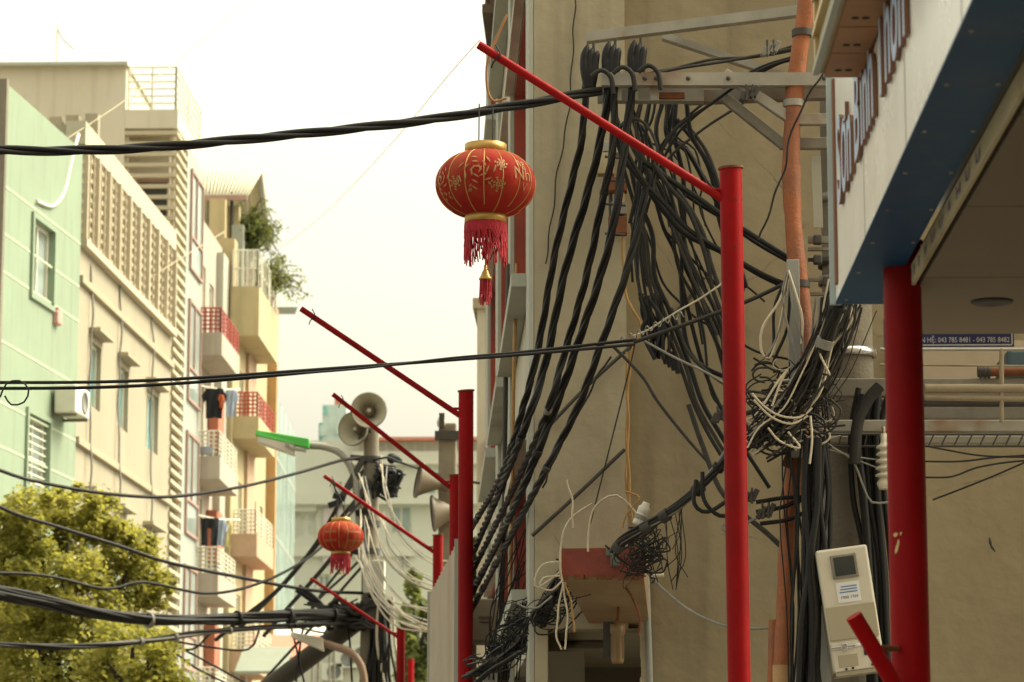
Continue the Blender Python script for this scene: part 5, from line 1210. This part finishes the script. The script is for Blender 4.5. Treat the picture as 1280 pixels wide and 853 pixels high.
for k, (x, y) in enumerate(((901,520),(936,622),(957,640),(937,118),(963,62))):
    t = thing('cable_clamp', ('dark clamp on a cable left of the red pole','black splice box right of the red pole','larger black splice box beside the orange pipe','small black clamp with bolts on the upper cable','grey block clamp with two studs near the orange pipe top')[k], 'clamp', P(x,y+8,15.2))
    for j in range(4): MB().box(P(x+(j-1.5)*5, y-(j-1.5)*2, 15.2), (.028,.05,.05+.012*(j%2)), Matrix.Rotation(rad(25),3,'Y')).build('plate', darksteel if k != 4 else greyc, t, bevel=.004)
    for j in range(2): MB().tube([P(x-4+8*j,y-12,15.18), P(x-4+8*j,y+8,15.18)], .006, 6).build('stud', darksteel, t)
cable([(1036,60),(1028,92),(1010,120),(990,165),(978,220),(962,262),(948,300)], 15.05, .0055, black, 'thin kinked black wire dangling in front of the orange pipe', jit=.006)

# main black trunk from canopy up to the sign
twisted([(768,692),(778,678),(800,664),(850,632),(895,588),(925,548)], (15.6,15.2), .0095, .35, 'bundle of black and grey wires rising from the red canopy to the red pole', 9, m=[black, black2, greyc, black], spread=2.4, rough=.8, name='cable_bundle', ties=5)
twisted([(915,560),(950,545),(985,518),(1010,475),(1030,430),(1050,378),(1062,350)], (15.2,14.7), .0125, .35, 'dense dark wire bundle climbing behind the end of the shop sign', 14, m=[black, black2, black, black2, darksteel], spread=2.6, rough=.8, name='cable_bundle', ties=5)
for k in range(10):
    x = 1048-k*4; q = [(x+8, 372), (x+rnd.uniform(-4,6), 420+rnd.uniform(-8,8)), (x-18+rnd.uniform(-8,6), 468), (x-40+rnd.uniform(-10,10), 515+rnd.uniform(-6,10)), (x-70+rnd.uniform(-10,16), 545+rnd.uniform(-6,12))]
    cable(q, 14.95+rnd.uniform(-.12,.2), rnd.choice([.006,.008,.010]), rnd.choice([black, black2, black2, greyc]), 'loose dark wire in the tangle climbing to the sign end', 'wires climbing to the sign end', jit=.004)
tg = MB(); tp = MB()
for k in range(90):
    cx, cy = R2.gauss(985,22), R2.gauss(515,26); r0 = R2.uniform(8,30); a0 = R2.uniform(0,6.28)
    pts = [(cx+r0*math.cos(a0+j*.9)*1.1, cy+r0*math.sin(a0+j*.9)*.75) for j in range(5)]
    (tg if k % 4 else tp).tube(path(pts, 15.0+R2.uniform(-.12,.2), 16), R2.choice([.003,.0045,.006]), 5)
for k in range(70):
    o_ = R2.gauss(0,15); arc = [(1056,362),(1044,400),(1028,440),(1008,480),(985,515),(958,542),(935,560)]
    pts = [(x+o_*.75+R2.gauss(0,4), y+o_*.65+R2.gauss(0,4)) for x, y in arc[:R2.randint(4,7)]]
    (tg if k % 6 else tp).tube(path(pts, 14.95+R2.uniform(-.1,.2), 26), R2.choice([.003,.005,.007]), 5)
for k in range(26):
    cx = R2.uniform(985,1030); pts = [(cx, 470+R2.uniform(-20,60)), (cx+R2.uniform(-10,10), 560), (cx+R2.uniform(-14,10), 640), (cx+R2.uniform(-14,10), 760), (cx, 880)]
    tg.tube(path(pts, 15.05+R2.uniform(-.05,.2), 10), R2.choice([.004,.006]), 5)
tg.build('wire_tangle', black2, label='nest of tangled dark wires on the post beside the red pole', cat='wires', kind='stuff')
tp.build('wire_tangle', palec, label='pale wires looping through the nest of dark wires by the red pole', cat='wires', kind='stuff')
PW = 'pale hanging loops on the channel post'
for pts in ([(984,343),(975,375),(953,410),(952,440),(962,448),(972,420),(980,380),(986,345)], [(985,345),(978,395),(968,430),(955,448)], [(986,345),(992,390),(1003,425),(1004,440)], [(984,340),(978,370),(985,410),(998,452)], [(985,338),(996,372),(1003,400),(1002,430)]):
    cable(pts, 14.98, .007, rnd.choice([palec, greyc, palec]), 'pale wire loop tied to the top of the channel post', PW)
for pts in ([(984,345),(968,385),(967,430),(960,450)], [(988,360),(984,410),(972,440),(966,455)]): cable(pts, 15.0, .008, black, 'black wire loop tied to the top of the channel post', 'black hanging loops on the channel post')
for pts in ([(940,492),(955,508),(975,520),(1000,522),(1015,510)], [(942,500),(965,522),(990,530),(1010,520)], [(1020,430),(1028,450),(1038,470)], [(955,505),(972,478),(985,462)], [(965,508),(975,480),(984,462)], [(1013,520),(1015,550),(1012,580)], [(960,535),(975,552),(1000,560),(985,540)]):
    cable(pts, 14.85, .0058, palec, 'pale wire end curling out of the dark nest', 'pale wire ends in the nest')
# cables down the power pole
for k in range(11):
    x = 1005+k*2.5; q = [(x+4+rnd.uniform(-4,4), 548),(x+rnd.uniform(-3,8), 620+rnd.uniform(-10,10)),(x+rnd.uniform(-6,10), 700),(x-4+rnd.uniform(-6,8), 780),(x-8+rnd.uniform(-6,8), 900)]
    cable(q, 15.02+rnd.uniform(-.1,.1), rnd.choice([.012,.016,.019]), rnd.choice([black, black, black2]), 'thick black cable running down between the orange pipe and meter box', 'black cables down the power pole', n=8)
for k in range(7):
    x = 1068+k*6; q = [(x+rnd.uniform(-4,10), 485+rnd.uniform(-6,12)),(x-4, 540),(x+rnd.uniform(-3,6), 620),(x+10+rnd.uniform(-4,6), 720),(x+18+rnd.uniform(-4,6), 900)]
    cable(q, 15.28+rnd.uniform(-.08,.16), rnd.choice([.016,.02,.022]), black, 'thick black cable curving down behind the thick red pole', 'black cables behind the thick red pole', n=8)
cable([(1100,483),(1085,500),(1072,530),(1068,580)], 15.0, .03, black2, 'fat black hose bending over the platform beam', name='hose', cat='hose', n=10)
for pts, mt, lb in (([(945,640),(975,635),(1005,625),(1035,628)],black,'short black jumper wire crossing the orange pipe'), ([(945,628),(985,622),(1030,622)],black,'short black jumper wire crossing the orange pipe'), ([(950,655),(985,650),(1010,640),(1040,640)],black,'short black jumper wire crossing the orange pipe'), ([(870,600),(868,630),(885,640),(915,622)],black,'black cable loop hooking out left of the red pole'), ([(878,590),(880,625),(900,645),(925,640)],black,'black cable loop hooking out left of the red pole'), ([(905,655),(902,660),(915,668),(940,650),(965,645)],greyc,'grey wire loop low behind the red pole')):
    cable(pts, 15.2, .011 if mt is black else .007, mt, lb, 'short jumpers near the red pole')
cable([(806,712),(830,738),(865,765),(905,782),(940,786),(972,784)], (16.2,15.4), .008, greyc, 'grey wire drooping from the canopy end across to the orange pipe')
cable([(1040,560),(1065,575),(1080,610),(1090,628),(1112,628)], 15.0, .006, greyc, 'grey wire curving under the platform to the insulator')
for pts, lb in (([(1156,577),(1200,577),(1245,572),(1300,568)],'upper thin black wire leaving the thick red pole to the right'), ([(1156,597),(1190,596),(1220,585),(1260,578),(1310,574)],'middle wavy black wire leaving the thick red pole to the right'), ([(1166,625),(1200,612),(1240,596),(1300,570)],'lowest slanting black wire leaving the thick red pole to the right'), ([(1130,552),(1180,562),(1230,570),(1300,572)],'thin grey wire dipping below the mesh walkway')):
    cable(pts, 15.0, .005, black2, lb)
cable([(1020,545),(1060,570),(1110,590)], 15.0, .004, greyc, 'thin grey wire crossing under the mesh walkway'); cable([(1035,562),(1075,572),(1110,576)], 15.0, .004, greyc, 'thin grey wire just below the mesh walkway')
m = MB(); m.tube(path([(1237,672),(1239,682),(1244,690)], 17.08, 6), [.004,.008,.01,.007,.009,.006,.004][:len(path([(1237,672),(1239,682),(1244,690)],17.08,6))], 6); m.build('wall_hook', darksteel, label='small rusty hook in the plain brown wall', cat='hook')
# canopy end tangle, and the dark tangle going down left
tg = MB()
for k in range(46):
    cx, cy = R2.gauss(800,14), R2.gauss(690,14); pts = [(cx+R2.uniform(-20,20), cy+R2.uniform(-18,18)) for _ in range(4)]
    tg.tube(path(pts, 15.9+R2.uniform(-.12,.15), 14), R2.choice([.0025,.0035,.005]), 5)
for k in range(14):
    x = R2.uniform(790,860); pts = [(x,660-(x-790)*.4), (x+R2.uniform(-12,12),690+R2.uniform(-10,10)), (x+R2.uniform(-25,15),715+R2.uniform(-10,25))]; tg.tube(path(pts, 15.85, 12), .003, 5)
tg.build('wire_tangle', black2, label='tangled dark wires at the right end of the red canopy', cat='wires', kind='stuff')
m = MB(); m.box(P(769,700,16.1), (.05,.05,.07)); m.box(P(762,690,16.1), (.04,.04,.05)); m.build('small_junction', mat('dusty_green',(.12,.13,.1)), label='small dusty green junction piece on the red canopy face', cat='junction', bevel=.008)
for pts, mt in (([(735,690),(735,665),(745,632),(770,620),(795,640),(800,660)],palec), ([(702,702),(680,705),(668,725),(672,735),(700,715)],palec), ([(700,720),(680,722),(675,735),(690,738),(704,725)],palec), ([(704,728),(697,770),(696,795),(702,812)],palec), ([(704,728),(709,770),(708,795),(706,812)],palec), ([(706,728),(715,760),(718,790)],ochre), ([(646,754),(660,760),(672,760),(690,745)],greyc), ([(705,740),(700,690),(712,650),(740,630)],palec), ([(708,600),(715,625),(716,660)],palec), ([(778,660),(785,640),(800,622),(782,615)],ochre)):
    cable(pts, 16.1, .0055, mt, ('ochre' if mt is ochre else 'grey' if mt is greyc else 'pale')+' loose wire end curling around the red canopy', 'loose wire ends at the red canopy', jit=.003)
for k in range(16):
    q = [(704+rnd.uniform(-8,4), 728+rnd.uniform(-8,14)), (684+rnd.uniform(-10,10), 755+rnd.uniform(-8,12)), (655+rnd.uniform(-14,14), 795+rnd.uniform(-10,14)), (625+rnd.uniform(-16,16), 825+rnd.uniform(-10,16)), (590+rnd.uniform(-12,10), 838+rnd.uniform(-16,30))]
    cable(q, (16.3,18.6), rnd.choice([.005,.007,.011]), rnd.choice([black, black, black2]), 'black wire in the tangle running down left from the red canopy', 'wires running down from the red canopy', jit=.006)
tg = MB()
for k in range(90):
    t_ = R2.random(); cx = 700-t_*100+R2.gauss(0,9); cy = 745+t_*85+R2.gauss(0,14); a0 = R2.uniform(0,6.28); r0 = R2.uniform(8,24)
    pts = [(cx+r0*math.cos(a0+j), cy+r0*math.sin(a0+j)*.8) for j in range(4)]
    pts = [(cx+38+R2.gauss(0,8), cy-34+R2.gauss(0,8)), (cx+14+R2.gauss(0,10), cy-10+R2.gauss(0,10))] + pts[:3]
    tg.tube(path(pts, 16.4+t_*2+R2.uniform(-.1,.1), 22), R2.choice([.0025,.003,.005]), 5)
for k in range(14):
    x = R2.uniform(596,660); pts = [(x+R2.uniform(0,50), 640+R2.uniform(0,80)), (x+R2.uniform(-4,20), 760), (x+R2.uniform(-15,10), 850)]; tg.tube(path(pts, 18.5, 14), .004, 5)
tg.build('wire_tangle', black, label='ragged dark tangle of wires left of the dark doorway', cat='wires', kind='stuff')
# thin far wires against the sky
for pts, d, lb in (([(-60,505),(0,462),(120,392),(215,330),(280,290)],(50,66),'faint thin wire slanting across the beige house front'), ([(-40,260),(20,215),(150,130),(230,70),(330,-20)],(50,60),'faint thin wire rising over the grey tower into the sky'), ([(340,318),(400,272),(480,190),(560,95),(600,50)],(80,30),'faint thin wire slanting up behind the large lantern')):
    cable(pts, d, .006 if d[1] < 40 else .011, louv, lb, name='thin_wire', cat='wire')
